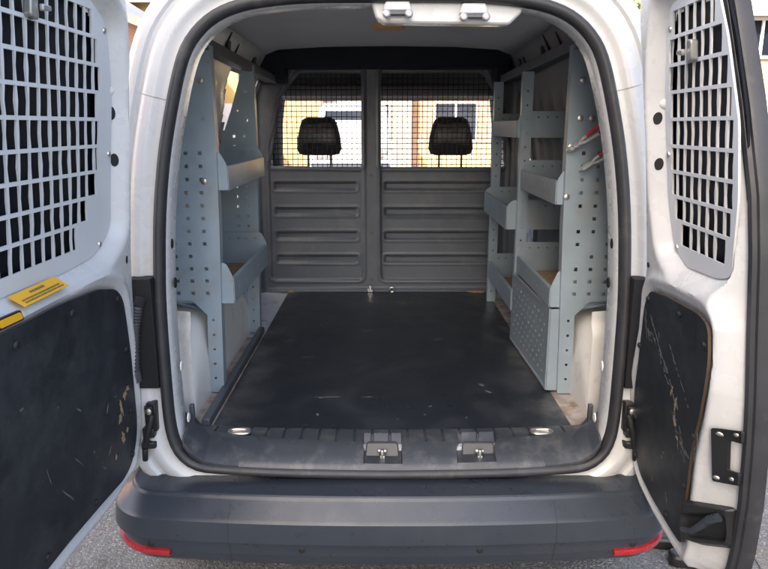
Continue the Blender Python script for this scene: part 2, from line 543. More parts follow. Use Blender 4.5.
# ---- shell: sides + roof
prof = SHELL
def dens(pts, step=.03):
    out = []
    for i in range(len(pts) - 1):
        a, b = Vector(pts[i]), Vector(pts[i + 1]); k = max(1, int((b - a).length / step))
        out += [tuple(a.lerp(b, t / k)) for t in range(k)]
    return out + [pts[-1]]
P1 = dens(prof)
P2 = [(-x, z) for x, z in P1] + [(x, z) for x, z in P1[-2::-1]]
ys = np.arange(1.80, 5.0, .03)
G = np.array([[(x, y, z) for x, z in P2] for y in ys])
cx = (G[:-1, :-1] + G[1:, 1:]) / 2
X, Y, Z = cx[..., 0], cx[..., 1], cx[..., 2]
keep = np.ones(X.shape, bool)
keep &= ~((X < 0) & (np.abs(X) > .5) & (Y > 2.77 - (Z - 1.33) * .58) & (Y < 3.24) & (Z > .98) & (Z < 1.66))
keep &= ~((np.abs(X) > .6) & (Y > 3.55) & (Y < 4.5 - (Z - 1.1) * .8) & (Z > 1.10) & (Z < 1.60))
keep &= ~((Z > 1.05) & (Y > 4.75 - (Z - 1.08) * 1.0))
keep &= ~((Z < .70) & ((Y - 2.15) ** 2 + (Z - .31) ** 2 < .36 ** 2))
keep &= ~((Z < .70) & ((Y - 4.85) ** 2 + (Z - .31) ** 2 < .36 ** 2))
sh = MB(); sh.grid(G, keep)
so_ = sh.build('body_shell', 'white', van, smooth=60)
so_.modifiers.new('thick', 'SOLIDIFY').thickness = .006
# side glass
for (y0, y1, z0, z1, sides) in [(2.55, 3.25, .97, 1.67, (-1,)), (3.54, 4.46, 1.09, 1.61, (-1, 1))]:
    for sx in sides:
        rows = [[(sx * (np.interp(z, [p[1] for p in prof], [p[0] for p in prof]) - .004), y, z) for z in np.linspace(z0, z1, 8)] for y in (y0, y1)]
        gl = MB(); gl.loft(rows, closed=False); gl.build('side_window', 'glass', van)

# inner lining: sides (white, ribbed) and roof
pin = [(.745, .572), (.745, .9), (.738, 1.12), (.705, 1.33), (.64, 1.55), (.585, 1.68), (.55, 1.74)]
Pi = dens(pin, .03)
ys = np.arange(1.70, 3.34, .0125)
def sidewall(sx):
    G = np.array([[(sx * x, y, z) for x, z in Pi] for y in ys])
    zz, yy = G[..., 2], G[..., 1]
    # pressed ribs
    rib = .014 * smooth01((.5 - np.abs(((yy - 1.75) / .16) % 1 - .5) - .18) / .1) * smooth01((zz - .95) / .08) * (1 - smooth01((zz - 1.48) / .06))
    G[..., 0] -= sx * rib
    c = (G[:-1, :-1] + G[1:, 1:]) / 2
    k = np.ones(c.shape[:2], bool)
    if sx < 0:
        k &= ~((c[..., 1] > 2.80 - (c[..., 2] - 1.33) * .58) & (c[..., 1] < 3.22) & (c[..., 2] > 1.0) & (c[..., 2] < 1.63))
    b = MB(); b.grid(G, k)
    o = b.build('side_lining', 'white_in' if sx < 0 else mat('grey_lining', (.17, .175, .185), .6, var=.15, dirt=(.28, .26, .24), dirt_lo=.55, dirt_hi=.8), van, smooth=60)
    o.modifiers.new('thick', 'SOLIDIFY').thickness = .004
    # dark slots pressed into the upper rail
    for (y, z, a) in ([(2.62, 1.665, .5), (2.52, 1.70, .5), (2.95, 1.665, .4), (2.36, 1.69, .5)] if sx > 0 else [(2.45, 1.70, .5), (2.62, 1.68, .5), (2.95, 1.66, .4)]):
        x = np.interp(z, [p[1] for p in pin], [p[0] for p in pin]) - .003
        s_ = MB(); s_.add([(sx * (x + .01), y - .012, z - .03), (sx * (x + .01), y + .004, z - .03), (sx * (x - .016), y + .012, z + .03), (sx * (x - .016), y - .004, z + .03)], [(0, 1, 2, 3)])
        s2 = s_.build('slot', 'void', o)
        s2.modifiers.new('thick', 'SOLIDIFY').thickness = .003
    return o
for sx in (-1, 1): sidewall(sx)
rf = MB()
rf.loft([[(x, y, z + .012 * math.sin((y - 1.7) * 2)) for x, z in [(-.56, 1.728), (-.50, 1.752), (-.3, 1.764), (0, 1.768), (.3, 1.764), (.50, 1.752), (.56, 1.728)]] for y in np.arange(1.72, 3.40, .05)], closed=False)
o = rf.build('roof_lining', 'roof', van, smooth=60); o.modifiers.new('thick', 'SOLIDIFY').thickness = .01
# header latch plate with two strikers
hd = MB()
hd.prism([(-.053, 1.700), (.305, 1.696), (.304, 1.668), (.275, 1.641), (-.020, 1.645), (-.040, 1.656)], lambda a, b, d: (a, d, b), 1.655, 1.70)
ho = hd.build('latch_plate', 'white', van, bevel=.006)
for cx_, zz in ((.012, 1.664), (.190, 1.657)):
    b = MB()
    b.prism([(cx_ - .028, zz + .030), (cx_ + .026, zz + .030), (cx_ + .034, zz + .006), (cx_ - .036, zz + .006)], lambda a, c, d: (a, d, c), 1.640, 1.652)
    st = b.build('striker_cover', 'white', ho, bevel=.004)
    b = MB(); b.box((cx_ - .03, 1.628, zz - .004), (cx_ + .03, 1.652, zz + .003))
    b.build('striker_bar', 'zinc_dark', ho, bevel=.001)
    for dx in (-.026, .026):
        b = MB()
        R_ = lathe([(.0095, .0), (.0095, .006), (.006, .009), (.003, .0092)], 12)
        b.loft([[(cx_ + dx + q[0], 1.630 - q[2], zz - .003 + q[1]) for q in r] for r in R_], True, True)
        b.build('striker_screw', 'rim', ho)
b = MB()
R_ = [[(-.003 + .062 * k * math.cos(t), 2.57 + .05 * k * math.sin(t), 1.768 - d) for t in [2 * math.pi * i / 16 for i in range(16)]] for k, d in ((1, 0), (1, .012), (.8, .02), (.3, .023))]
b.loft(R_, True, True); b.build('ceiling_glint', 'glint', van)  # orange disc standing in for a light reflection on the ceiling

# ---- floor
f = MB(); f.box((-.745, 1.62, .50), (.745, 3.34, .571)); f.build('load_floor', 'floor_steel', van)
fl = MB()
back = [(x, 1.668 + .04 * (x / .55) ** 2) for x in np.linspace(-.505, .512, 14)]
fl.prism(back + [(.508, 3.285), (-.508, 3.285)], lambda a, b, d: (a, b, d), .571, .582)
for (x, y, L_, wd, an) in [(-.195, 1.93, .085, .006, .06), (-.215, 1.925, .02, .010, .3), (-.07, 1.93, .03, .003, 0), (-.215, 1.80, .011, .016, 0), (-.09, 2.62, .035, .006, .05), (.12, 1.86, .012, .006, .4), (.02, 1.77, .007, .004, 0),
                           (.30, 2.03, .012, .02, .6), (.315, 1.97, .01, .025, .5), (.10, 1.80, .008, .004, 0), (-.3, 2.3, .05, .003, .2), (.2, 2.5, .04, .003, .1), (.22, 1.78, .006, .005, 0)]:
    fl.prism(blob_patch(x, y, L_, wd, an, 8), lambda a, b, d: (a, b, d), .5821, .5826, 1)
flo = fl.build('floor_liner', ['floor', 'scratch'], van)
# rusty edge strips beside the liner
for (x0, x1, y0, y1) in [(.512, .575, 1.72, 3.28), (-.575, -.509, 1.74, 2.55)]:
    e = MB(); e.prism([(x0, y0), (x1, y0), (x1, y1), (x0, y1)], lambda a, b, d: (a, b, d), .5715, .578)
    e.build('floor_edge', mat('stained_edge', (.40, .36, .33), .7, dirt=(.20, .12, .08), dirt_lo=.45, dirt_hi=.68, dirt_scale=14, var=.2, var_scale=12), van, bevel=.002)
# black side bar standing on the left floor edge
e = MB(); e.box((-.535, 1.72, .578), (-.512, 2.60, .606)); e.build('floor_bar', 'zinc_dark', van, bevel=.004)
# tie down clips by the bulkhead
e = MB(); e.box((-.105, 3.262, .582), (-.075, 3.285, .600)); e.box((-.097, 3.255, .590), (-.083, 3.27, .618)); e.build('tie_down', 'chrome', van, bevel=.004)
for (x, w_) in [(.452, .075), (-.500, .045)]:
    e = MB(); e.prism(blob_patch(x, 3.268, w_, .028, 0, 14, .3), lambda a, b, d: (a, b, d), .582, .590); e.build('rust_flake', 'rust', van, bevel=.002)
e = MB(); e.tube([(.02 + .012 * math.cos(t), 3.262, .597 + .012 * math.sin(t)) for t in np.linspace(0, 6.28, 13)], .004); e.build('tie_down', 'chrome', van)

# ---- wheel arches
for sx in (-1, 1):
    yy = np.linspace(1.78, 2.74, 60); aa = np.linspace(0, 1, 26)
    P = []
    for y in yy:
        k = (y - 2.25) / .47
        top = .575 + .285 * max(0, 1 - abs(k) ** 3.2) ** .6
        row = []
        for a in aa:
            # superelliptic section from inner foot up and over to the wall
            th = a * math.pi / 2
            ex = .45
            xx = .572 + (.748 - .572) * (1 - math.cos(th) ** ex)
            zz = .572 + (top - .572) * math.sin(th) ** ex
            # stamped recess on the inner face
            row.append((sx * xx, y, zz))
        P.append(row)
    b = MB(); b.grid(np.array(P)); b.build('wheel_arch', 'white_in', van, smooth=60)
    # pressed quarter with a raised bead behind the sill
    yy = np.linspace(0, 1, 40); zz = np.linspace(.572, .905, 60)
    P = np.array([[(sx * (.560 + .185 * u), 1.80 - .05 * (1 - u) , z) for z in zz] for u in yy])
    U_, Z_ = np.meshgrid(yy, zz, indexing='ij')
    poly = rounded([(.20, .64), (.66, .64), (.60, .845), (.26, .835)], .06)
    d = sdf(U_ * .185 + .0, Z_, [(p[0] * .185, p[1]) for p in poly])
    P[..., 1] += (.030 * smooth01((-d + .012) / .035)) - .014 * np.exp(-((d + .004) / .012) ** 2)
    top = smooth01((Z_ - .82) / .06)
    P[..., 1] += .02 * top ** 2
    b = MB(); b.grid(P); b.build('quarter_pressing', 'white_in', van, smooth=60)
    b = MB(); b.box((sx * .552 - .006, 1.69, .575), (sx * .552 + .006, 1.705, .66)); b.build('seat_belt_stub', 'zinc_dark', van, bevel=.002)
b = MB(); b.tube([(.635, 1.90, .80), (.66, 1.86, .76), (.668, 1.86, .70)], .012, 8); b.tube([(.66, 1.86, .90), (.652, 1.86, .82), (.645, 1.86, .74)], .004, 6); b.build('cable', 'black', van)

# ---- bulkhead
xs = np.linspace(-.70, .66, 272); zs = np.linspace(.578, 1.80, 245)
XX, ZZ = np.meshgrid(xs, zs, indexing='ij')
T = np.zeros(XX.shape)
pl_ = rounded([(-.602, .632), (-.123, .632), (-.121, 1.70), (-.43, 1.70), (-.52, 1.56), (-.592, 1.30)], .035)
pr_ = rounded([(-.040, .632), (.600, .632), (.592, 1.30), (.53, 1.56), (.45, 1.70), (-.043, 1.70)], .035)
wl = rounded([(-.585, 1.214), (-.129, 1.208), (-.126, 1.656), (-.425, 1.656), (-.512, 1.555)], .018)
wr = rounded([(-.040, 1.208), (.575, 1.208), (.556, 1.40), (.515, 1.555), (.452, 1.656), (-.040, 1.656)], .018)
for poly in (pl_, pr_):
    d = sdf(XX, ZZ, poly)
    T += .010 * smooth01(-d / .010) - .004 * np.exp(-((d - .004) / .006) ** 2)
for (a, b_) in ((-.572, -.150), (-.022, .52)):
    for (zt, zb) in ((1.140, 1.092), (1.012, .965), (.890, .842), (.768, .722)):
        d = sdf(XX, ZZ, rounded([(a, zb), (b_, zb), (b_, zt), (a, zt)], .014, 4))
        T += .014 * smooth01(-d / .012) - .003 * np.exp(-((d - .003) / .005) ** 2)
ddl, ddr = sdf(XX, ZZ, wl), sdf(XX, ZZ, wr)
T -= .006 * np.exp(-((np.minimum(ddl, ddr) - .010) / .007) ** 2)
T -= .085 * smooth01((np.abs(XX + .01) - .60) / .07) ** 2
T -= .03 * smooth01((.60 - ZZ) / .03)
P = np.stack([XX, 3.31 + T, ZZ], -1)
c = (P[:-1, :-1] + P[1:, 1:]) / 2
kp = (sdf(c[..., 0], c[..., 2], wl) > 0) & (sdf(c[..., 0], c[..., 2], wr) > 0)
b = MB(); b.grid(P, kp); bk = b.build('bulkhead', 'bulk', van, smooth=55)
bk.modifiers.new('thick', 'SOLIDIFY').thickness = .004
for poly in (wl, wr):
    b = MB()
    x0, x1 = min(p[0] for p in poly), max(p[0] for p in poly)
    def span(vals, fixed, ax):
        hit = []
        n = len(poly)
        for i in range(n):
            p, q = poly[i], poly[(i + 1) % n]
            if (p[ax] - fixed) * (q[ax] - fixed) < 0:
                t = (fixed - p[ax]) / (q[ax] - p[ax]); hit.append(p[1 - ax] + t * (q[1 - ax] - p[1 - ax]))
        return (min(hit), max(hit)) if len(hit) > 1 else None
    r_ = .0018
    for x in np.arange(x0 + .012, x1, .0245):
        s_ = span(None, x, 0)
        if s_: b.tube([(x, 3.328, s_[0] - .004), (x, 3.328, s_[1] + .004)], r_, 5)
    for z in np.arange(1.222, 1.65, .0255):
        s_ = span(None, z, 1)
        if s_: b.tube([(s_[0] - .004, 3.331, z), (s_[1] + .004, 3.331, z)], r_ * 1.15, 5)
    b.build('window_mesh', 'void', bk)
for z in (1.17, .885, .64):
    b = MB(); R_ = lathe([(.011, 0), (.011, .004), (.004, .007)], 12)
    b.loft([[(-.083 + q[0], 3.312 - q[2], z + q[1]) for q in r] for r in R_], True, True); b.build('bolt', 'zinc_dark', bk)
hb = MB(); hb.box((-.60, 3.16, 1.668), (.565, 3.29, 1.775)); hb.box((-.60, 3.15, 1.60), (-.475, 3.285, 1.745)); hb.box((.49, 3.17, 1.60), (.565, 3.285, 1.745))
hb.build('header_trim', 'dark_trim', van, bevel=.012)

# ---- sill trim
SX = np.linspace(-.560, .560, 421)
def lift(x): return np.interp(abs(x), [0, .15, .30, .45, .505, .54, .56], [0, .002, .006, .015, .025, .05, .08])
def silly(x): return .033 * (abs(x) / .55) ** 2
sp = [(1.700, .572), (1.690, .588), (1.660, .592), (1.632, .590), (1.618, .586), (1.600, .578), (1.578, .567), (1.556, .556), (1.546, .545), (1.543, .530)]
rings = []
for x in SX:
    e = smooth01(np.array((abs(x) - .53) / .05)).item()
    row = []
    rb = 0
    ph = (x + .575) / .048 % 1
    if abs(x) < .52 and .82 < ph < .96: rb = -.005
    for k, (y, z) in enumerate(sp):
        zz = z + (rb if k in (1, 2, 3) else 0)
        dip = 0
        if min(abs(x + .025), abs(x - .232)) < .052 and k in (3, 4, 5, 6):
            zz -= .022 if k in (4, 5) else .010; dip = .012
        row.append((x * (1 if k < 5 else .955), y + silly(x) * (1 if k < 5 else .8 * max(0, 8 - k) / 4) + dip, zz + (lift(x) if k > 3 else .05 * e)))
    rings.append(row)
b = MB(); b.loft(rings, closed=False)
sill = b.build('sill_trim', 'sill', van, smooth=40)
sill.modifiers.new('thick', 'SOLIDIFY').thickness = .003
for x in (-.416, .412):
    b = MB(); y = 1.645 + silly(x)
    b.tube([(x + .028 * math.copysign(abs(math.cos(t)) ** .6, math.cos(t)), y + .014 * math.copysign(abs(math.sin(t)) ** .6, math.sin(t)), .595) for t in np.linspace(0, 2 * math.pi, 25)], .0042, 8)
    b.prism(disc(x, y, .026, .012, 16), lambda a, c_, d: (a, c_, d), .5915, .5935, 0)
    b.build('lashing_eye', 'chrome', sill)
for x in (-.025, .232):
    b = MB()
    b.prism(rounded([(x - .046, .552), (x + .046, .552), (x + .042, .584), (x - .042, .584)], .008), lambda a, c_, d: (a, 1.600 + (c_ - .552) * .8 + d, c_), -.006, .004)
    rc = b.build('striker_recess', mat('recess_plastic', (.055, .055, .057), .4, var=.2, var_scale=20), sill, bevel=.003)
    b = MB()
    b.box((x - .006, 1.578, .556), (x + .008, 1.606, .566)); b.tube([(x, 1.583, .556), (x, 1.583, .582)], .006, 8); b.tube([(x - .012, 1.590, .575), (x + .012, 1.590, .575)], .006, 8)
    b.build('striker', 'chrome', sill, bevel=.002)

# ---- bumper
plan = []
for x in np.linspace(0, .58, 24): plan.append((x, .028 * (x / .58) ** 2.2))
for t in np.linspace(.08, 1, 14):
    a = t * math.pi / 2
    plan.append((.58 + .155 * math.sin(a), .028 + .155 * (1 - math.cos(a))))
for y in (.22, .28, .36, .45): plan.append((.737 + (y - .18) * .08, y))
full = [(-x, y) for x, y in plan[::-1]] + plan[1:]
bp_ = [(.17, .524), (.09, .522), (.062, .519), (.058, .516), (.054, .509), (.051, .506), (.018, .478), (.013, .473), (.011, .470), (.006, .422), (.006, .419), (.016, .415), (.022, .382), (.022, .379), (.034, .350), (.04, .342), (.08, .335)]
rings = []
for (x, y) in full:
    i = full.index((x, y))
    a = full[max(0, i - 1)]; c_ = full[min(len(full) - 1, i + 1)]
    d = Vector((c_[0] - a[0], c_[1] - a[1])).normalized(); nv = Vector((-d.y, d.x))   # inward (towards van)
    rings.append([(x + nv.x * o, 1.40 + y + nv.y * o, z) for o, z in bp_])
b = MB(); b.loft(rings, closed=False)
bump = b.build('rear_bumper', 'bumper', van, smooth=14)
bump.modifiers.new('thick', 'SOLIDIFY').thickness = .003
# joint lines on the bumper face
for xj in (-.40, .40):
    rows = []
    for dx in (-.0006, .0006):
        x = xj + dx; y = np.interp(x, [p[0] for p in full], [p[1] for p in full])
        rows.append([(x, 1.40 + y + o - .0006, z - .0004) for o, z in bp_[5:15]])
    b = MB(); b.loft(rows, closed=False); b.build('seam', 'void', bump)
# reflectors
for sx in (-1, 1):
    idx = [i for i, (x, y) in enumerate(full) if sx * x > .545 and sx * x < .728]
    idx.sort(key=lambda i: sx * full[i][0])
    rows = []
    for n_, i in enumerate(idx):
        x, y = full[i]
        a = full[max(0, i - 1)]; c_ = full[min(len(full) - 1, i + 1)]
        d = Vector((c_[0] - a[0], c_[1] - a[1])).normalized(); nv = Vector((-d.y, d.x))
        k = n_ / (len(idx) - 1); h0 = .367 + .004 * k; h1 = .381 + .006 * k
        rows.append([(x + nv.x * o, 1.40 + y + nv.y * o, z) for o, z in ((.026, h0 - .003), (.015, h0), (.013, (h0 + h1) / 2), (.015, h1), (.026, h1 + .003))])
    b = MB(); b.loft(rows, closed=False); b.add([p for p in rows[0]], [(0, 1, 2, 3, 4)]); b.add([p for p in rows[-1]], [(4, 3, 2, 1, 0)])
    b.build('reflector', 'reflector', bump)
for x in (-.222, .215, -.60, .60):
    y = np.interp(x, [p[0] for p in full], [p[1] for p in full])
    b = MB(); R_ = lathe([(.0085, 0), (.0085, .003), (.004, .0045)], 12)
    b.loft([[(x + q[0], 1.40 + y + .021 - q[2], .396 + q[1]) for q in r] for r in R_], True, True); b.build('parking_sensor', 'black', bump)

# ---- tail lamps (seen edge-on behind the open doors)
for sx in (-1, 1):
    xo_ = .643 if sx < 0 else .622
    b = MB(); b.box((sx * .587, 1.556, .765), (sx * xo_, 1.608, 1.048)); b.box((sx * .66, 1.612, .765), (sx * .80, 1.74, 1.048)); b.box((sx * .62, 1.6085, .78), (sx * .70, 1.6115, 1.03)); tl = b.build('tail_lamp', 'void', van, bevel=.008)
    b = MB(); b.box((sx * .664, 1.598, .80), (sx * .80, 1.6115, 1.035)); b.build('lamp_lens', 'red_lens', tl, bevel=.008)
    # conduit
    b = MB()
    pts = [Vector((sx * .608, 1.545, 1.005)), Vector((sx * .614, 1.535, .985)), Vector((sx * .624, 1.53, .94)), Vector((sx * .631, 1.53, .88)), Vector((sx * .636, 1.535, .82)), Vector((sx * .638, 1.545, .79))]
    path = []
    for i in range(len(pts) - 1):
        for t in range(12): path.append(pts[i].lerp(pts[i + 1], t / 12))
    b.tube(path, .013, 10, radii=[.014 if i % 2 else .0105 for i in range(len(path))])
    if sx < 0: b.build('cable_conduit', mat('conduit_grey', (.06, .06, .065), .5), van, smooth=80)
    # hinge and door check
    b = MB(); xh = 0 if sx < 0 else -.008
    def hp(x, y, z): return (sx * (x + xh), y, z)
    b.tube([hp(.614, 1.548, .668), hp(.614, 1.548, .722)], .012, 12)
    b.box(hp(.598, 1.548, .650), hp(.622, 1.585, .728)); b.box(hp(.604, 1.540, .636), hp(.634, 1.575, .662))
    b.prism([(.606, 1.545), (.600, 1.575), (.632, 1.595), (.644, 1.57), (.640, 1.54)], lambda a, c_, d: hp(a, c_, d), .604, .622)
    b.tube([hp(.606, 1.545, .700), hp(.618, 1.538, .655), hp(.630, 1.538, .612)], .009, 8)
    b.tube([hp(.630, 1.540, .608), hp(.634, 1.545, .572)], .008, 8)
    h_ = b.build('door_hinge', 'black', van, bevel=.003)
    b = MB(); R_ = lathe([(.008, 0), (.008, .004), (.003, .006)], 10)
    b.loft([[(sx * (.611 + xh) + q[0], 1.536 - q[2], .712 + q[1]) for q in r] for r in R_], True, True); b.build('bolt', 'chrome', h_)

# ================================================================== REAR DOORS
SLOPE = .09
def door(sx, TH, H, ang, s0p, s1p, sheet, recess_ply, holes_rows, cols, ramp, tend, slant):
    d = Vector((math.sin(ang), -math.cos(ang))); n = Vector((-d.y, d.x)) if sx > 0 else Vector((d.y, -d.x))
    def mp(s, z, t):
        o = t - SLOPE * (z - .58)
        return (H[0] + d.x * s + n.x * o, H[1] + d.y * s + n.y * o, z)
    z0, z1 = s0p[0][0], s0p[-1][0]
    zz = np.unique(np.concatenate([np.linspace(z0, z0 + .03, 14), np.linspace(z0 + .03, z1 - .04, 210), np.linspace(z1 - .04, z1, 16)]))
    a = np.linspace(0, 1, 120)
    f0 = lambda z: np.interp(z, [p[0] for p in s0p], [p[1] for p in s0p])
    f1 = lambda z: np.interp(z, [p[0] for p in s1p], [p[1] for p in s1p])
    S = f0(zz)[:, None] * (1 - a) + f1(zz)[:, None] * a
    Z = np.repeat(zz[:, None], len(a), 1)
    zo = np.linspace(z0, z1, 70)
    outl = [(f0(z), z) for z in zo] + [(f1(z), z) for z in zo[::-1]]
    dO = -sdf(S, Z, outl)
    t = .005 * (1 - np.clip(dO / .010, 0, 1)) ** 2
    dS = sdf(S, Z, sheet)
    t_rec = .037 * smooth01((.036 - dS) / .042)
    t_rmp = np.zeros(S.shape)
    if ramp:
        sp_ = np.interp(Z, [p[0] for p in ramp], [p[1] for p in ramp]); e_ = f1(Z)
        t_rmp = tend * smooth01((S - sp_) / np.maximum(.02, e_ - sp_) * .9) / smooth01(np.array(.9))
    dP = sdf(S, Z, recess_ply)
    t_ply = .006 * smooth01((.010 - dP) / .012)
    crest = -.006 * np.exp(-((dP - .028) / .012) ** 2)
    t = np.maximum.reduce([t, t_rec, t_rmp, t_ply]) + crest * (1 - smooth01(t_rmp / .01)) * (1 - smooth01(t_rec / .01))
    P = np.empty(S.shape + (3,))
    O = t - SLOPE * (Z - .58)
    P[..., 0] = H[0] + d.x * S + n.x * O; P[..., 1] = H[1] + d.y * S + n.y * O; P[..., 2] = Z
    cS, cZ = (S[:-1, :-1] + S[1:, 1:]) / 2, (Z[:-1, :-1] + Z[1:, 1:]) / 2
    kp = sdf(cS, cZ, sheet) > -.022
    b = MB(); b.grid(P, kp)
    # outer skin, joined at the rim
    to = TH + .012 * (np.clip(dO / .05, 0, 1) - 1)
    Q = P.copy(); O2 = to - SLOPE * (Z - .58)
    Q[..., 0] = H[0] + d.x * S + n.x * O2; Q[..., 1] = H[1] + d.y * S + n.y * O2
    b.grid(Q)
    rim = [(i, 0) for i in range(len(zz))] + [(len(zz) - 1, j) for j in range(1, len(a))] + [(i, len(a) - 1) for i in range(len(zz) - 2, -1, -1)] + [(0, j) for j in range(len(a) - 2, 0, -1)]
    b.loft([[tuple(P[k]) for k in rim], [tuple(Q[k]) for k in rim]])
    dr = b.build('rear_door', 'white', van, smooth=42)
    # window guard
    holes = []
    for (za, zb, sa, sb) in holes_rows:
        cuts = [sa] + [c_ for c_ in cols if sa + .012 < c_ < sb - .012] + [sb]
        for k in range(len(cuts) - 1):
            w0 = cuts[k] + (.0025 if k else 0); w1 = cuts[k + 1] - (.0025 if k < len(cuts) - 2 else 0)
            j0, j1 = random.uniform(-.0015, .0015), random.uniform(-.0015, .0015)
            zm = (za + zb) / 2; bow = random.uniform(-.002, .002)
            holes.append([(w0 + j0, za), (w1 + j0, za), (w1 + bow, zm), (w1 + j1, zb), (w0 + j1, zb), (w0 + bow, zm)])
    v, f_, side = plate(sheet, holes, .004, .0008)
    b = MB(); b.add([mp(p[0], p[1], .033 + p[2]) for p in v], f_)
    b.build('window_guard', 'guard', dr, smooth=8)
    for z_, s_ in ((1.60, sheet_s(sheet, 1.60, 0) + .012), (1.16, sheet_s(sheet, 1.16, 0) + .012), (1.35, sheet_s(sheet, 1.35, 0) + .012)):
        b = MB(); R_ = lathe([(.007, 0), (.006, .003), (.002, .004)], 10)
        b.loft([[mp(s_ + q[0], z_ + q[1], .031 - q[2]) for q in r] for r in R_], True, True); b.build('screw', 'chrome', dr)
    # tinted pane
    b = MB(); b.prism(sheet, mp, .046, .050); b.build('window_glass', 'darkglass', dr, smooth=30)
    # ply lining
    v, f_, side = plate(recess_ply, [], .006, .001)
    b = MB(); b.add([mp(p[0], p[1], -.002 + p[2]) for p in v], f_, [1 if s_ else 0 for s_ in side])
    for (q, mi_) in (MARKS_L if sx < 0 else MARKS_R): b.prism(blob_patch(*q, 13, .5), mp, -.0054, -.0046, mi_)
    pp = b.build('ply_lining', ['ply', 'ply_edge', 'chip', 'scratch'], dr, smooth=30)
    def tf(s, z):
        i = min(range(len(zz)), key=lambda k: abs(zz[k] - z))
        return float(np.interp(s, S[i], t[i]))
    def on(s, z, o): return mp(s, z, tf(s, z) + o)
    return dr, pp, mp, f0, f1, on

def sheet_s(sheet, z, ax):
    hits = []
    for i in range(len(sheet)):
        p, q = sheet[i], sheet[(i + 1) % len(sheet)]
        if (p[1] - z) * (q[1] - z) < 0: hits.append(p[0] + (z - p[1]) / (q[1] - p[1]) * (q[0] - p[0]))
    return min(hits) if hits else sheet[0][0]

ZR = [(1.586, 1.632), (1.533, 1.579), (1.480, 1.526), (1.426, 1.473), (1.372, 1.419), (1.320, 1.365), (1.269, 1.313), (1.220, 1.262), (1.168, 1.213)]
MARKS_L, MARKS_R = [], []
MARKS_L += [(q, 2) for q in [(.185, .768, .012, .045, -.5), (.165, .79, .016, .018, 0), (.148, .80, .02, .012, .4), (.19, .742, .02, .02, 0), (.173, .685, .016, .032, -.4), (.150, .692, .012, .016, 0), (.215, .655, .010, .016, 0)]]
MARKS_L += [(q, 3) for q in [(.26, .80, .006, .022, .2), (.40, .86, .03, .004, .6), (.25, .69, .005, .02, .7), (.28, .665, .02, .004, .7), (.22, .81, .01, .004, 0), (.60, .95, .012, .005, .3), (.45, .70, .06, .003, .8), (.40, .745, .05, .0025, .8), (.52, .78, .04, .002, 1.2), (.33, .73, .008, .006, 0), (.48, .90, .01, .004, .4)]]
it = []
p0 = [(.165, .985), (.20, .945), (.24, .955), (.27, .905), (.315, .880), (.345, .845), (.335, .81), (.37, .785), (.365, .755), (.41, .775)]
for i in range(len(p0) - 1):
    a, c_ = p0[i], p0[i + 1]
    for k in range(5):
        t = k / 5 + random.uniform(0, .15); s = a[0] + (c_[0] - a[0]) * t + random.uniform(-.010, .010); z = a[1] + (c_[1] - a[1]) * t + random.uniform(-.012, .012)
        it.append((s, z, random.uniform(.006, .022), random.uniform(.002, .005), random.uniform(-1.6, .3)))
for (a, c_) in [((.165, 1.0), (.172, .93)), ((.20, .99), (.26, .93)), ((.26, .93), (.30, .90)), ((.315, .96), (.42, .86)), ((.455, .83), (.435, .76)), ((.37, .80), (.40, .74))]:
    for k in range(9):
        t = k / 9; an = math.atan2(c_[1] - a[1], c_[0] - a[0])
        it.append((a[0] + (c_[0] - a[0]) * t + random.uniform(-.003, .003), a[1] + (c_[1] - a[1]) * t + random.uniform(-.003, .003), random.uniform(.005, .016), .0025, an + random.uniform(-.3, .3)))
it += [(.28, .70, .008, .006, 0), (.27, .685, .010, .006, .4), (.30, .60, .003, .02, .4), (.21, .60, .004, .012, .2)]
MARKS_R += [(q, 3) for q in it]
MARKS_R += [(q, 2) for q in [(.345, .845, .010, .030, -.3), (.342, .81, .010, .028, .3), (.325, .868, .008, .022, -.4), (.378, .772, .02, .008, -.5), (.355, .775, .012, .006, 0)]]

# wide door
shL = rounded([(.152, 1.185), (.235, 1.140), (.37, 1.133), (.70, 1.140), (.735, 1.18), (.74, 1.50), (.68, 1.64), (.50, 1.665), (.255, 1.655), (.165, 1.615), (.140, 1.47), (.150, 1.30)], .03)
plyL = rounded([(.073, .690), (.075, .640), (.105, .588), (.16, .572), (.29, .583), (.45, .594), (.76, .598), (.775, .62), (.772, 1.07), (.75, 1.097), (.467, 1.094), (.30, 1.082), (.205, 1.060), (.165, 1.028), (.145, .975), (.113, .872)], .03)
plyL = [(p[0] + .016 * max(0, 1 - p[0] / .30), p[1]) for p in plyL]
stL = [.235, .212, .200, .217, .207, .212, .222, .268, .316]
enL = [.67, .69, .715, .715, .715, .715, .715, .715, .70]
doorL, plL, mpL, f0L, f1L, onL = door(-1, .085, (-.655, 1.62), RAD(-.6), 
    [(.545, .20), (.549, .15), (.557, .11), (.570, .062), (.59, .045), (.615, .037), (.66, .035), (.73, .042), (.811, .054), (.91, .075), (1.004, .093), (1.10, .105), (1.356, .108), (1.548, .113), (1.63, .122), (1.69, .145), (1.725, .18), (1.745, .24), (1.752, .30)],
    [(.545, .72), (.56, .77), (.60, .79), (.9, .80), (1.4, .795), (1.6, .76), (1.70, .68), (1.745, .50), (1.752, .40)],
    shL, plyL, [(a, b_, s_, e_) for (b_, a), s_, e_ in zip([(q[1], q[0]) for q in ZR], stL, enL)], [.228 + .0357 * k for k in range(-1, 16)], None, 0, 0)
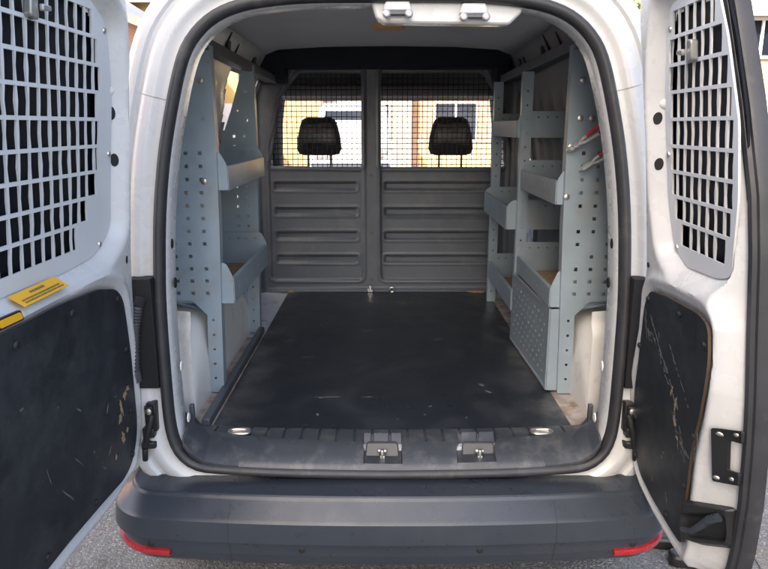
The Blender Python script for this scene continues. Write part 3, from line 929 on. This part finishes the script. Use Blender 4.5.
# narrow door
shR = rounded([(.232, 1.160), (.300, 1.129), (.440, 1.136), (.494, 1.150), (.510, 1.29), (.503, 1.414), (.456, 1.552), (.410, 1.645), (.30, 1.655), (.200, 1.645), (.183, 1.58), (.174, 1.466), (.196, 1.262)], .02)
plyR = rounded([(.055, .640), (.065, .60), (.11, .562), (.20, .546), (.33, .540), (.387, .542), (.405, .666), (.429, .791), (.459, .864), (.481, .938), (.494, 1.00), (.490, 1.060), (.45, 1.071), (.30, 1.064), (.185, 1.052), (.145, 1.01), (.106, .879), (.066, .764)], .022)
plyR = [(p[0] + .020 * max(0, 1 - p[0] / .30), p[1]) for p in plyR]
stR = [.213, .196, .196, .208, .210, .213, .219, .238, .270]
enR = [.405, .434, .458, .476, .484, .489, .490, .486, .468]
rampR = [(.50, .395), (.55, .402), (.66, .420), (.79, .444), (.87, .474), (.94, .490), (1.06, .500), (1.12, .47), (1.30, .45), (1.45, .40), (1.62, .33), (1.75, .15)]
doorR, plR, mpR, f0R, f1R, onR = door(1, .078, (.63, 1.62), RAD(-2.5),
    [(.501, .27), (.505, .20), (.512, .165), (.525, .11), (.538, .072), (.552, .035), (.572, .016), (.596, .009), (.65, .013), (.70, .021), (.80, .048), (.865, .078), (.932, .106), (.995, .122), (1.10, .148), (1.358, .140), (1.536, .117), (1.62, .105), (1.675, .105), (1.715, .135), (1.740, .19), (1.75, .24)],
    [(.501, .40), (.508, .44), (.53, .466), (.556, .481), (.62, .500), (.733, .521), (.85, .530), (.937, .532), (1.03, .529), (1.2, .525), (1.3, .514), (1.45, .470), (1.62, .405), (1.69, .36), (1.735, .30), (1.75, .26)],
    shR, plyR, [(q[0], q[1], s_, e_) for q, s_, e_ in zip(ZR, stR, enR)], [.207 + .0362 * k for k in range(0, 9)], rampR, .05, 0)

# free-edge weatherstrips
def strip(mp, f1, dr, z0, z1, t0, w_):
    rows = []
    for z in np.linspace(z0, z1, 60):
        s = f1(z)
        rows.append([mp(s + a, z, t0 + t) for a, t in ((-.007, .010), (-.005, -.003), (.002, -.007), (w_ * .55, -.005), (w_ * .65, .002), (w_ - .002, .004), (w_, .010), (w_ - .001, .031), (-.007, .031))])
    b = MB(); b.loft(rows, True, True); b.build('edge_seal', 'seal', dr, smooth=40)
strip(mpR, f1R, doorR, .503, 1.735, .05, .022)
strip(mpL, f1L, doorL, .56, 1.74, .02, .05)

def dome(dr, mp, s, z, t, r, m_, name='bolt', h=.006):
    b = MB(); R_ = lathe([(r, 0), (r, h * .4), (r * .7, h * .85), (r * .25, h)], 12)
    b.loft([[mp(s + q[0], z + q[1], t - q[2]) for q in rr] for rr in R_], True, True); b.build(name, m_, dr)
for (s, z) in [(.611, 1.066), (.419, 1.064), (.205, 1.036), (.156, .902), (.128, .735), (.118, .612), (.325, .606), (.535, .622)]:
    dome(doorL, mpL, s, z, -.0045, .0085, 'black')
for (s, z) in [(.185, 1.030), (.36, 1.045), (.478, 1.02), (.125, .90), (.440, .82), (.092, .70), (.40, .69), (.098, .60), (.30, .560)]:
    dome(doorR, mpR, s, z, -.0045, .0075, 'black')
def oval(dr, mp, s, z, t, rx, rz, m_='void', name='drain_hole', th=.002):
    b = MB(); b.prism(disc(s, z, rx, rz, 16), mp, t - th, t + .002); b.build(name, m_, dr)
for (s, z) in [(.140, 1.436), (.140, 1.336)]: oval(doorL, onL, s, z, 0, .0055, .014)
oval(doorL, onL, .140, 1.112, 0, .004, .009)
for (s, z) in [(.165, 1.425), (.175, 1.329)]: oval(doorR, onR, s, z, 0, .0055, .013)
oval(doorR, onR, .168, 1.105, 0, .006, .006)
dome(doorL, onL, .146, 1.482, 0, .010, 'white_in', 'clip'); dome(doorR, onR, .176, 1.455, 0, .011, 'white_in', 'clip')
# window latches
for dr, mp, s, z in ((doorL, mpL, .471, 1.600), (doorR, mpR, .325, 1.545)):
    b = MB()
    b.prism(rounded([(s - .013, z - .022), (s + .014, z - .018), (s + .012, z + .020), (s - .009, z + .022)], .008), mp, .018, .032)
    b.prism(rounded([(s - .040, z - .003), (s - .010, z - .007), (s - .010, z + .005), (s - .038, z + .005)], .004), mp, .010, .018)
    b.build('window_latch', mat('latch_grey', (.42, .42, .42), .3, metal=.6), dr, bevel=.004)
# warning stickers on the ledge of the wide door
def ledge(s, k): # k 0 front edge, 1 back edge
    return s, 1.1165 + .017 * k, -.002 + .030 * k
def ledge_quad(b, s0, s1, k0, k1, off, mi=0):
    v = []
    for o in (0, .0012):
        for (s, k) in ((s0, k0), (s1, k0), (s1, k1), (s0, k1)):
            s_, z_, t_ = ledge(s, k)
            v.append(mpL(s_, z_ + .004 + off - o, t_ - .004 - off + o))
    b.add(v, [(0, 1, 2, 3), (7, 6, 5, 4), (0, 1, 5, 4), (1, 2, 6, 5), (2, 3, 7, 6), (3, 0, 4, 7)], mi)
b = MB(); ledge_quad(b, .425, .575, .05, 1.0, 0.0, 0)
for row, (k0, k1) in enumerate(((.66, .78), (.38, .46), (.2, .28))):
    s = .565 - (.04 if row == 0 else 0)
    while s > (.49 if row == 0 else .44):
        L_ = random.uniform(.005, .014); ledge_quad(b, s - L_, s, k0, k1, .0012, 1); s -= L_ + random.uniform(.002, .004)
b.build('warning_sticker', ['sticker', 'ink'], doorL)
b = MB(); b.prism(rounded([(.588, 1.103), (.66, 1.105), (.66, 1.124), (.598, 1.122)], .004), mpL, -.0085, -.0035, 0)
b.prism(rounded([(.592, 1.106), (.656, 1.108), (.656, 1.121), (.600, 1.119)], .004), mpL, -.0095, -.0084, 1)
b.build('warning_sticker', ['black', 'sticker'], doorL)
# wood chips and scratches on the linings
# interior handle of the narrow door
def tband(s, z): # surface of the angled closing edge
    sp_ = np.interp(z, [p[0] for p in rampR], [p[1] for p in rampR]); e_ = f1R(z)
    x = min(1, max(0, (s - sp_) / max(.02, e_ - sp_) * .9)); return .05 * (x * x * (3 - 2 * x)) / .972
def mpB(s, z, t): return onR(s, z, t)
out = rounded([(.388, .650), (.42, .672), (.512, .712), (.509, .620), (.435, .577), (.392, .580)], .015)
inn = rounded([(.417, .640), (.504, .690), (.502, .630), (.437, .596), (.420, .600)], .012)
hs_, hz_ = np.linspace(.380, .520, 71), np.linspace(.568, .722, 78)
HS, HZ = np.meshgrid(hs_, hz_, indexing='ij')
do_, di_ = sdf(HS, HZ, out), sdf(HS, HZ, inn)
HT = -.020 * smooth01((-do_ + .001) / .009) + .015 * smooth01((-di_ + .002) / .010) + .002
HP = np.array([[onR(a, c_, t_) for c_, t_ in zip(rz, rt)] for a, rz, rt in zip(hs_, HZ, HT)])
b = MB(); b.grid(HP, (sdf((HS[:-1, :-1] + HS[1:, 1:]) / 2, (HZ[:-1, :-1] + HZ[1:, 1:]) / 2, out) < .001))
hn = b.build('inner_handle', 'black', doorR, smooth=35)
b = MB(); b.tube([mpB(.498, .682, -.022), mpB(.485, .668, -.028), mpB(.462, .636, -.026), mpB(.445, .616, -.022), mpB(.425, .607, -.018)], .008, 8, radii=[.009, .009, .007, .006, .006])
b.build('handle_lever', 'bumper', hn)
# catch bracket
v, f_, side = plate(rounded([(.490, .866), (.533, .880), (.533, .856), (.508, .850), (.502, .787), (.527, .794), (.525, .768), (.478, .750)], .004), [], .006, .001)
b = MB(); b.add([onR(p[0] + .006, p[1], p[2] - .010) for p in v], f_)
br = b.build('catch_bracket', 'black', doorR)
for (s, z) in [(.524, .868), (.502, .858), (.488, .762), (.514, .774)]:
    dome(br, onR, s + .004, z, -.012, .0045, 'chrome', 'screw')

# ================================================================== CAB
for cx_ in (-.365, .335):
    b = MB(); b.box((cx_ - .25, 3.50, .66), (cx_ + .25, 3.66, 1.19), taper=(.86, .8)); b.box((cx_ - .25, 3.6, .55), (cx_ + .25, 4.1, .70))
    st = b.build('seat', 'seat', van, bevel=.04, segs=3)
    b = MB()
    rr = []
    for z, w_, dp in ((1.256, .17, .06), (1.264, .215, .09), (1.29, .238, .115), (1.35, .226, .118), (1.41, .198, .108), (1.44, .172, .085), (1.452, .13, .05)):
        rr.append([(cx_ + math.copysign(abs(math.cos(t)) ** .45, math.cos(t)) * w_ / 2, 3.60 + math.copysign(abs(math.sin(t)) ** .6, math.sin(t)) * dp / 2, z) for t in np.linspace(0, 2 * math.pi, 33)[:-1]])
    b.loft(rr, True, True); hr = b.build('headrest', 'seat', st, smooth=60)
    for dx in (-.06, .06):
        b = MB(); b.tube([(cx_ + dx, 3.60, 1.17), (cx_ + dx, 3.60, 1.27)], .007); b.build('headrest_post', 'chrome', st)
    b = MB(); b.loft([[(cx_ + x * w_, 3.5405 - .003 * (1 - abs(x)), z + .004 * math.sin(9 * x + z * 40)) for x in np.linspace(-.4, .4, 12)] for z, w_ in ((1.315, .235), (1.34, .23), (1.37, .222), (1.42, .19))], closed=False)
    sf = b.build('cover_film', 'seat_film', hr); sf.modifiers.new('thick', 'SOLIDIFY').thickness = .002
b = MB(); b.box((-.74, 4.42, .75), (.74, 5.0, 1.10)); b.build('dashboard', mat('dash_plastic', (.10, .10, .10), .5), van, bevel=.04, segs=3)
b = MB(); b.tube([(.36 + .18 * math.cos(t), 4.32 + .08 * math.sin(t), .93 + .15 * math.sin(t)) for t in np.linspace(0, 2 * math.pi, 33)], .014, 8); b.tube([(.36, 4.32, .93), (.36, 4.45, .90)], .03); b.tube([(.19, 4.32, .93), (.53, 4.32, .93)], .012); b.build('steering_wheel', 'black', van)
b = MB()
for sx in (-1, 1): b.tube([(sx * .60, 3.95, 1.72), (sx * .70, 4.35, 1.42), (sx * .78, 4.8, 1.06)], .035, 8)
b.box((-.60, 3.38, 1.56), (.60, 4.02, 1.60)); b.box((-.60, 3.90, 1.555), (.60, 4.05, 1.74))
b.build('cab_pillar', mat('cab_trim', (.16, .16, .17), .8), van, bevel=.01)
b = MB(); b.loft([[(-.62, 4.02, 1.72), (0, 4.0, 1.76), (.62, 4.02, 1.72)], [(-.77, 4.80, 1.06), (0, 4.86, 1.06), (.77, 4.80, 1.06)]], closed=False); b.build('windscreen', 'dusty_glass', van)
b = MB()
rg = []
for y, hw, zt in ((4.78, .80, 1.07), (5.0, .80, 1.05), (5.3, .78, 1.0), (5.55, .74, .92), (5.68, .68, .80), (5.74, .66, .62), (5.74, .66, .35)):
    rg.append([(-hw, y, .32), (-hw, y, zt - .10), (-hw + .08, y, zt - .02), (0, y, zt), (hw - .08, y, zt - .02), (hw, y, zt - .10), (hw, y, .32)])
b.loft(rg, closed=False); b.build('front_body', 'white', van, smooth=50)
b = MB(); b.box((-.70, 1.75, .28), (.70, 5.4, .34)); b.build('underbody', 'void', van)
for (x, y) in ((-.74, 2.15), (.74, 2.15), (-.74, 4.85), (.74, 4.85)):
    s_ = 1 if x > 0 else -1
    b = MB(); R_ = lathe([(.20, -.09), (.29, -.095), (.315, -.07), (.315, .07), (.29, .095), (.20, .09)], 36)
    b.loft([[(x - s_ * .04 + q[2], y + q[0], .316 + q[1]) for q in r] for r in R_]); wh = b.build('wheel', 'tyre', van)
    b = MB(); R_ = lathe([(.205, -.06), (.205, .06), (.19, .075), (.12, .05), (.05, .06), (.01, .06)], 36)
    b.loft([[(x - s_ * .04 + s_ * q[2], y + q[0], .316 + q[1]) for q in r] for r in R_]); b.build('rim', 'rim', wh)

# ================================================================== RACKS
def prow(v, fn): return [fn(*p) for p in v]
def rack(sx, label):
    rk = thing('shelving_rack', label, 'shelving', (sx * .62, 2.3, .58), 'steel racks along the load bay walls')
    def endplate(y, holes_on=True, name='end_panel', low=.884, slim=False):
        ol = [(.512, 1.632), (.511, 1.35), (.515, 1.1), (.522, .9), (.530, .582), (.578, .582), (.568, low - .046), (.612, low), (.700, low), (.712, 1.10), (.690, 1.28), (.640, 1.47), (.565, 1.632)]
        if slim: ol[-4:] = [(.690, 1.10), (.660, 1.32), (.602, 1.47), (.550, 1.632)]
        hs = []
        if holes_on:
            for r in range(13 if slim else 12):
                for c_ in ((.556, .596) if slim else (.562, .607, .652) if r < 9 or sx > 0 else (.560, .602)):
                    if random.random() > .06: hs.append(sq(c_, .908 + .0385 * r, .0105))
            for z in (1.43, 1.535): hs.append(disc(.545, z, .006, n=8))
            hs.append(sq(.60, 1.49, .006)); hs.append(sq(.578, 1.465, .006))
        for z in np.arange(.63, .85, .048): hs.append(sq(.549 + (.88 - z) * .02, z, .0075))
        v, f_, sd = plate(ol, hs, .003, .0006)
        b = MB(); b.add([(sx * p[0], y + p[2], p[1]) for p in v], f_)
        # return flange
        ed = [(1.632, .512), (1.35, .511), (1.1, .515), (.9, .522), (.582, .530)]
        b.loft([[(sx * x, y + .0008, z), (sx * x, y + .035, z), (sx * (x + .002), y + .035, z), (sx * (x + .002), y + .0008, z)] for z, x in ed], True, True)
        # folded foot under the panel
        b.add([(sx * .578, y, low - .03), (sx * .70, y, low - .0005), (sx * .70, y + .05, low - .0005), (sx * .60, y + .05, low - .012)], [(0, 1, 2, 3)])
        return b.build(name, 'zinc', rk, smooth=8)
    def upright(y, x0, z0, z1):
        hs = [sq(x0 + .018, z, .007) for z in np.arange(z0 + .05, z1 - .03, .05)]
        v, f_, sd = plate([(x0, z0), (x0 + .038, z0), (x0 + .038, z1), (x0, z1)], hs, .003, .0006)
        b = MB(); b.add([(sx * p[0], y + p[2], p[1]) for p in v], f_)
        b.box((sx * x0 - .0012, y + .002, z0), (sx * x0 + .0012, y + .03, z1))
        b.build('upright', 'zinc', rk, smooth=8)
    def tray(y0, y1, xi, zb, lip, eh, dirty=False, slots=False):
        xo = .735; b = MB(); t = .0022
        def bx(x0, x1, ya, yb, za, zc, mi=0): b.box((min(sx * x0, sx * x1), ya, za), (max(sx * x0, sx * x1), yb, zc), mi)
        bx(xi, xo, y0, y1, zb, zb + t)
        if dirty: bx(xi + .012, xo - .01, y0 + .01, y1 - .01, zb + t + .0004, zb + t + .004, 1)
        hs = [sq(y, zb + lip - .016, .004, .011) for y in np.arange(y0 + .05, y1 - .04, .028)] if slots else [sq(y, zb + lip * .5, .006) for y in np.arange(y0 + .06, y1 - .04, .11)]
        if slots: hs += [sq(y, zb + .014, .004, .010) for y in np.arange(y0 + .10, y1 - .04, .028)]
        v, f_, sd = plate([(y0, zb), (y1, zb), (y1, zb + lip), (y0, zb + lip)], hs, t, .0005)
        b.add([(sx * xi + p[2], p[0], p[1]) for p in v], f_)
        bx(xi, xi + .010, y0 + .003, y1 - .003, zb + lip, zb + lip + .0018)
        bx(xo - t, xo, y0, y1, zb, zb + eh)
        for y in (y0, y1):
            ol = rounded([(xi + .002, zb), (xo, zb), (xo, zb + eh), (xi + .022, zb + eh), (xi + .002, zb + lip + .006)], .010)
            v, f_, sd = plate(ol, [sq(x, zb + eh - .022, .006) for x in np.arange(xi + .045, xo - .03, .034)], t, .0005)
            b.add([(sx * p[0], y + p[2], p[1]) for p in v], f_)
        return b.build('tray', ['zinc', 'dirt'], rk, smooth=8)
    def rail(y0, y1, za, zb_):
        b = MB()
        b.add([(sx * x, y, z + dz) for y, z in ((y0, za), (y1, zb_)) for x, dz in ((.515, 0), (.565, .004), (.565, .038), (.515, .034))],
              [(0, 1, 2, 3), (4, 5, 6, 7), (0, 1, 5, 4), (1, 2, 6, 5), (2, 3, 7, 6), (3, 0, 4, 7)])
        b.build('top_rail', 'zinc_dark', rk, bevel=.002)
        for y in ((2.50, 2.98) if sx < 0 else (2.62, 3.05)):
            z = za + (zb_ - za) * (y - y0) / (y1 - y0)
            b = MB(); b.tube([(sx * .555, y, z + .02), (sx * .575, y - .012, z + .05), (sx * .568, y - .03, z + .09)], .008, 6); b.build('bracket', 'zinc_dark', rk)
    def screws(y, pts):
        for x, z in pts:
            b = MB(); R_ = lathe([(.0095, 0), (.0085, .003), (.003, .0045)], 10)
            b.loft([[(sx * x + q[0], y - .0016 - q[2], z + q[1]) for q in r] for r in R_], True, True); b.build('screw', 'chrome', rk)
    return rk, endplate, upright, tray, rail, screws

rk, endplate, upright, tray, rail, screws = rack(-1, 'grey steel rack on the left wall with two open trays and perforated end panels')
endplate(1.97); endplate(2.60, slim=True)
tray(1.985, 2.585, .484, 1.222, .068, .112); tray(1.985, 2.585, .484, .872, .078, .128, True)
rail(1.94, 3.20, 1.618, 1.598)
screws(1.968, [(.640, 1.330), (.545, 1.535), (.552, 1.25)])

rk2, endplate, upright, tray, rail, screws = rack(1, 'grey steel rack on the right wall with stacked trays and perforated kick panel')
endplate(1.96)
upright(2.50, .486, .582, 1.60); upright(3.09, .480, .582, 1.60)
tray(2.515, 3.08, .472, 1.366, .060, .096)
tray(1.975, 2.49, .492, 1.180, .068, .105, slots=True)
tray(2.515, 3.08, .448, 1.022, .088, .112)
tray(1.975, 2.49, .492, .862, .060, .115, True)
tray(2.515, 3.08, .480, .700, .080, .120, True)
rail(1.94, 3.22, 1.618, 1.598)
screws(1.958, [(.545, 1.535), (.545, 1.43), (.578, 1.43), (.523, 1.35), (.52, 1.205)])
hs = []
for r in range(8):
    for c_ in range(9): hs.append(sq(2.035 + .05 * c_ + (.025 if r % 2 else 0), .632 + .026 * r, .011, .008))
v, f_, sd = plate([(1.975, .588), (2.49, .588), (2.49, .856), (1.975, .856)], hs, .0022, .0005)
def kx(y): return .499 - .016 * (y - 1.975) / .515
b = MB(); b.add([(kx(p[0]) + p[2], p[0], p[1]) for p in v], f_)
for (ya, yb, za, zb_) in ((1.975, 1.990, .588, .856), (1.9905, 2.49, .848, .856), (1.9905, 2.49, .588, .596)):
    b.add([(kx(y) + dx, y, z) for y in (ya, yb) for dx, z in ((-.005, za), (-.0018, za), (-.0018, zb_), (-.005, zb_))], [(0, 1, 2, 3), (7, 6, 5, 4), (0, 1, 5, 4), (1, 2, 6, 5), (2, 3, 7, 6), (3, 0, 4, 7)])
b.box((.4975, 1.9705, .588), (.532, 1.9735, .856))
b.build('kick_panel', 'zinc', rk2, smooth=8)

# two pliers pushed through the right-hand end panel
def pliers(p0, p1, label):
    p0, p1 = Vector(p0), Vector(p1); d = (p1 - p0).normalized(); u = Vector((0, -1, 0)); s = d.cross(u).normalized()
    t = thing('pliers', label, 'pliers', p0, 'pliers clipped to the rack')
    b = MB()
    b.tube([p0 - d * .012 + u * -.006, p0 + u * .004, p0 + d * .022 + u * .008], .008, 8, radii=[.004, .009, .008])
    b.build('jaw', 'tool_steel', t)
    for k, (sg, m_) in enumerate(((1, 'tool_steel'), (-1, 'tool_red'))):
        L_ = (p1 - p0).length
        q = [p0 + d * .018 + u * .008, p0 + d * .040 + s * sg * .006 + u * .010, p0 + d * L_ * .7 + s * sg * .0085 + u * .012, p0 + d * L_ + s * sg * .0085 + u * .014]
        b = MB(); b.tube(q[:3] if k else q, .005, 8, radii=[.004, .0045, .0045] if k else [.004, .0045, .005, .005]); h = b.build('handle', 'tool_steel', t)
        if k:
            b = MB(); b.tube([q[1].lerp(q[2], .35), q[2], q[3]], .0055, 8); b.build('grip', m_, h)
        else:
            b = MB(); b.tube([q[2].lerp(q[3], .25), q[3] + d * .006], .006, 8); b.build('grip', 'black', h)
pliers((.520, 1.945, 1.345), (.600, 1.915, 1.410), 'upper steel pliers with red grip clipped to the right rack end panel')
pliers((.560, 1.945, 1.290), (.640, 1.915, 1.352), 'lower steel pliers with red grip partly hidden by the door frame')

# ================================================================== STREET OBJECTS
t = thing('rubber_block', 'pair of black rounded rubber feet lying on the asphalt under the right door', 'rubber block', (.95, 1.93, 0))
for (x, y, z, a) in ((.955, 2.0, .0, -.12), (.985, 1.90, .0, -.15)):
    b = MB()
    ol = rounded([(-.065, -.028), (.14, -.030), (.14, .030), (-.065, .028)], .026)
    b.prism([(x + p[0] * math.cos(a) - p[1] * math.sin(a), y + p[0] * math.sin(a) + p[1] * math.cos(a)) for p in ol], lambda q, r, d: (q, r, d), .001, .045)
    b.build('foot', 'black', t, bevel=.012, segs=3)
t = thing('weed', 'small green weed growing from the asphalt beside the van bumper', 'weed', (1.0, 2.18, 0))
b = MB()
for k in range(70):
    a = random.uniform(0, 6.28); r0 = random.uniform(0, .06); L_ = random.uniform(.04, .12); tl_ = random.uniform(.4, 1.1); w_ = random.uniform(.004, .010)
    p = Vector((1.0 + r0 * math.cos(a), 2.18 + r0 * math.sin(a), 0)); dv = Vector((math.cos(a) * math.sin(tl_), math.sin(a) * math.sin(tl_), math.cos(tl_))); sd_ = Vector((-math.sin(a), math.cos(a), 0)) * w_
    m_ = p + dv * L_ * .5; e_ = p + dv * L_ - Vector((0, 0, L_ * .25))
    b.add([p, m_ + sd_, e_, m_ - sd_], [(0, 1, 2, 3)])
b.build('leaf_tuft', 'leaf', t)

def house(label, x0, x1, y0, y1, he, hr, wm, rm, axis='x', wins=(), door_=None, face='front', fascia='white', chimney=None):
    h = thing('house', label, 'house', ((x0 + x1) / 2, y0, 0), 'houses along the street')
    b = MB(); b.box((x0, y0, 0), (x1, y1, he)); b.build('wall', wm, h)
    b = MB(); o = .35
    if axis == 'x':
        ym = (y0 + y1) / 2; b.add([(x0 - .1, y0 - o, he - .12), (x1 + .1, y0 - o, he - .12), (x1 + .1, ym, hr), (x0 - .1, ym, hr), (x0 - .1, y1 + o, he - .12), (x1 + .1, y1 + o, he - .12)],
                              [(0, 1, 2, 3), (3, 2, 5, 4), (0, 3, 4), (1, 5, 2), (0, 4, 5, 1)])
    else:
        xm = (x0 + x1) / 2; b.add([(x0 - o, y0 - .1, he - .12), (x0 - o, y1 + .1, he - .12), (xm, y1 + .1, hr), (xm, y0 - .1, hr), (x1 + o, y0 - .1, he - .12), (x1 + o, y1 + .1, he - .12)],
                              [(0, 1, 2, 3), (3, 2, 5, 4), (0, 3, 4), (1, 5, 2), (0, 4, 5, 1)])
    rf_ = b.build('roof', rm, h)
    if chimney:
        b = MB(); b.box((chimney[0] - .3, chimney[1] - .3, hr - .8), (chimney[0] + .3, chimney[1] + .3, hr + .7)); b.build('chimney', wm, rf_)
    b = MB()
    if axis == 'x': b.box((x0 - .1, y0 - o - .03, he - .32), (x1 + .1, y0 - o - .002, he - .1))
    else: b.box((x1 + o + .002, y0 - .1, he - .32), (x1 + o + .03, y1 + .1, he - .1))
    b.build('fascia', fascia, h)
    for (a, z, w_, hh) in wins:
        def F(u, v_, d): return (a + u, y0 - d, z + v_) if face == 'front' else (x1 + d, a + u, z + v_)
        b = MB()
        for q in (((-w_ / 2, 0), (w_ / 2, 0), (w_ / 2, .07), (-w_ / 2, .07)), ((-w_ / 2, hh - .07), (w_ / 2, hh - .07), (w_ / 2, hh), (-w_ / 2, hh)), ((-w_ / 2, .07), (-w_ / 2 + .07, .07), (-w_ / 2 + .07, hh - .07), (-w_ / 2, hh - .07)), ((w_ / 2 - .07, .07), (w_ / 2, .07), (w_ / 2, hh - .07), (w_ / 2 - .07, hh - .07)), ((-.03, .07), (.03, .07), (.03, hh - .07), (-.03, hh - .07))):
            b.prism(q, F, .002, .06)
        wn = b.build('window', 'white', h)
        b = MB(); b.prism([(-w_ / 2 + .06, .06), (w_ / 2 - .06, .06), (w_ / 2 - .06, hh - .06), (-w_ / 2 + .06, hh - .06)], F, .001, .025); b.build('pane', 'darkglass', wn)
    if door_:
        a, w_, hh, m_ = door_
        def F(u, v_, d): return (a + u, y0 - d, v_) if face == 'front' else (x1 + d, a + u, v_)
        b = MB(); b.prism([(-w_ / 2, .02), (w_ / 2, .02), (w_ / 2, hh), (-w_ / 2, hh)], F, .002, .06); dd = b.build('front_door', m_, h)
        b = MB(); b.prism([(w_ / 2 - .15, 1.0), (w_ / 2 - .08, 1.0), (w_ / 2 - .08, 1.12), (w_ / 2 - .15, 1.12)], F, .06, .09); b.build('handle', 'chrome', dd)
    return h
house('ochre rendered house straight ahead seen through the left mesh window', -9.0, -2.0, 22, 30, 5.4, 7.6, 'ochre', 'roof_brown', wins=[(-7.3, .9, 1.5, 1.3), (-7.3, 3.3, 1.4, 1.2), (-3.2, 3.3, 1.4, 1.2)], door_=(-5.4, 1.0, 2.1, 'white'))
house('orange brick house with white bay and door seen through the right mesh window', .9, 9.0, 23, 31, 5.4, 7.8, 'brick_orange', 'roof_brown', wins=[(2.4, .7, 1.5, 1.5), (6.2, .9, 1.6, 1.3), (2.2, 3.3, 1.4, 1.2), (6.2, 3.3, 1.4, 1.2)], door_=(4.1, 1.0, 2.1, 'white'))
house('cream rendered house between the ochre and orange houses', -2.0, .9, 22.6, 30, 5.2, 7.4, 'cream', 'roof_grey', wins=[(-.5, .95, 1.4, 1.2), (-.5, 3.3, 1.3, 1.1)])
house('pink brick bungalow with slate roof beyond the left rear pillar', -13, -6.3, 8, 21.5, 4.05, 6.2, 'brick_pink', 'roof_grey', axis='y', face='side', wins=[(10.0, 1.0, 1.6, 1.3), (13.5, 1.0, 1.6, 1.3), (18.4, 1.0, 1.6, 1.3)], door_=(11.9, 1.0, 2.1, 'white'))
house('orange brick house with yellow lichened roof beyond the right rear pillar', 5.6, 14, 16, 24, 4.1, 6.6, 'brick_orange', 'roof_yellow', wins=[(7.6, 1.0, 1.6, 1.4), (11, 1.0, 1.6, 1.4), (8.6, 2.9, 1.2, .9)], door_=(9.4, 1.0, 2.1, 'white'))
house('unseen tall brick house added beside the parking place to shade the van', -8.5, -3.3, -9, -1.8, 8.4, 10.0, 'brick_orange', 'roof_brown', axis='y', face='side', wins=[(-3.2, 1.0, 1.6, 1.4), (-7.5, 1.0, 1.6, 1.4), (-3.2, 4.0, 1.4, 1.2), (-7.5, 4.0, 1.4, 1.2)], door_=(-5.4, 1.0, 2.1, 'white'))  # added out of view, sized to keep direct sun off the van
# low yellow garden wall
t = thing('garden_wall', 'low yellow brick garden wall in front of the orange house', 'wall', (3.2, 17.5, 0))
b = MB(); b.box((.9, 17.5, 0), (5.4, 17.72, .98)); b.build('wall_body', brick('yellow_brick', (.62, .44, .16), (.56, .38, .13), (.55, .48, .36)), t)
b = MB(); b.box((.86, 17.46, .98), (5.44, 17.76, 1.05)); b.build('coping', 'cream', t, bevel=.01)
# parked white van ahead
def parked(label, x, y, s=1.):
    c_ = thing('parked_van', label, 'van', (x, y, 0))
    b = MB(); rg = []
    for yy, zt, hw in ((0, .62, .78), (.04, .92, .82), (.75, 1.16, .86), (1.35, 1.80, .78), (1.7, 1.92, .80), (4.4, 1.95, .80), (4.5, .6, .8)):
        rg.append([(x - .88, y + yy, .3), (x - .9, y + yy, min(zt, 1.05) - .1), (x - hw, y + yy, zt - .08), (x - hw + .1, y + yy, zt), (x + hw - .1, y + yy, zt), (x + hw, y + yy, zt - .08), (x + .9, y + yy, min(zt, 1.05) - .1), (x + .88, y + yy, .3)])
    b.loft(rg, False, True); b.build('body', 'white', c_, smooth=40)
    for sx in (-1, 1):
        b = MB(); b.box((x + sx * .62 - .16, y - .03, .74), (x + sx * .62 + .16, y + .1, .93)); b.build('headlamp', 'chrome', c_, bevel=.02)
        for yw in (.9, 3.8):
            b = MB(); R_ = lathe([(.1, -.1), (.3, -.1), (.32, -.07), (.32, .07), (.3, .1), (.1, .1)], 20); b.loft([[(x + sx * .82 + q[2], y + yw + q[0], .32 + q[1]) for q in r] for r in R_], True, True); b.build('wheel', 'tyre', c_)
    b = MB(); b.add([(x - .72, y + .80, 1.19), (x + .72, y + .80, 1.19), (x + .62, y + 1.28, 1.74), (x - .62, y + 1.28, 1.74)], [(0, 1, 2, 3)]); ws = b.build('windscreen', 'darkglass', c_); ws.modifiers.new('thick', 'SOLIDIFY').thickness = .02
    b = MB(); b.box((x - .85, y - .12, .35), (x + .85, y + .02, .62)); b.build('bumper', 'bumper', c_, bevel=.03)
parked('white van parked facing this way down the street, seen through both mesh windows', -.75, 14.5)
def tree(label, x, y, h, r):
    t = thing('tree', label, 'tree', (x, y, 0))
    b = MB(); b.tube([(x, y, 0), (x + .05, y, h * .35), (x + .1, y + .05, h * .7)], .1, 8, radii=[.16, .11, .05])
    for k in range(7):
        a = k * .9 + random.random(); z = h * random.uniform(.35, .6); b.tube([(x + .05, y, z), (x + math.cos(a) * r * .7, y + math.sin(a) * r * .7, z + r * .6)], .03, 6, radii=[.05, .015])
    b.build('trunk', 'bark', t)
    b = MB(); cl = [(Vector((x, y, h * .68)) + Vector((random.gauss(0, r * .45), random.gauss(0, r * .45), random.gauss(0, r * .45)))) for _ in range(26)]
    for c0 in cl:
        for k in range(90):
            p = c0 + Vector((random.gauss(0, .22), random.gauss(0, .22), random.gauss(0, .2))) * r * .8
            u_ = Vector((random.gauss(0, 1), random.gauss(0, 1), random.gauss(0, 1))).normalized(); v_ = u_.orthogonal().normalized(); s_ = random.uniform(.05, .11)
            b.add([p - u_ * s_, p + v_ * s_ * .5, p + u_ * s_, p - v_ * s_ * .5], [(0, 1, 2, 3)])
    b.build('crown', 'leaf', t)
tree('leafy yellow green street tree in front of the house on the right', 5.3, 13.5, 4.6, 1.2)
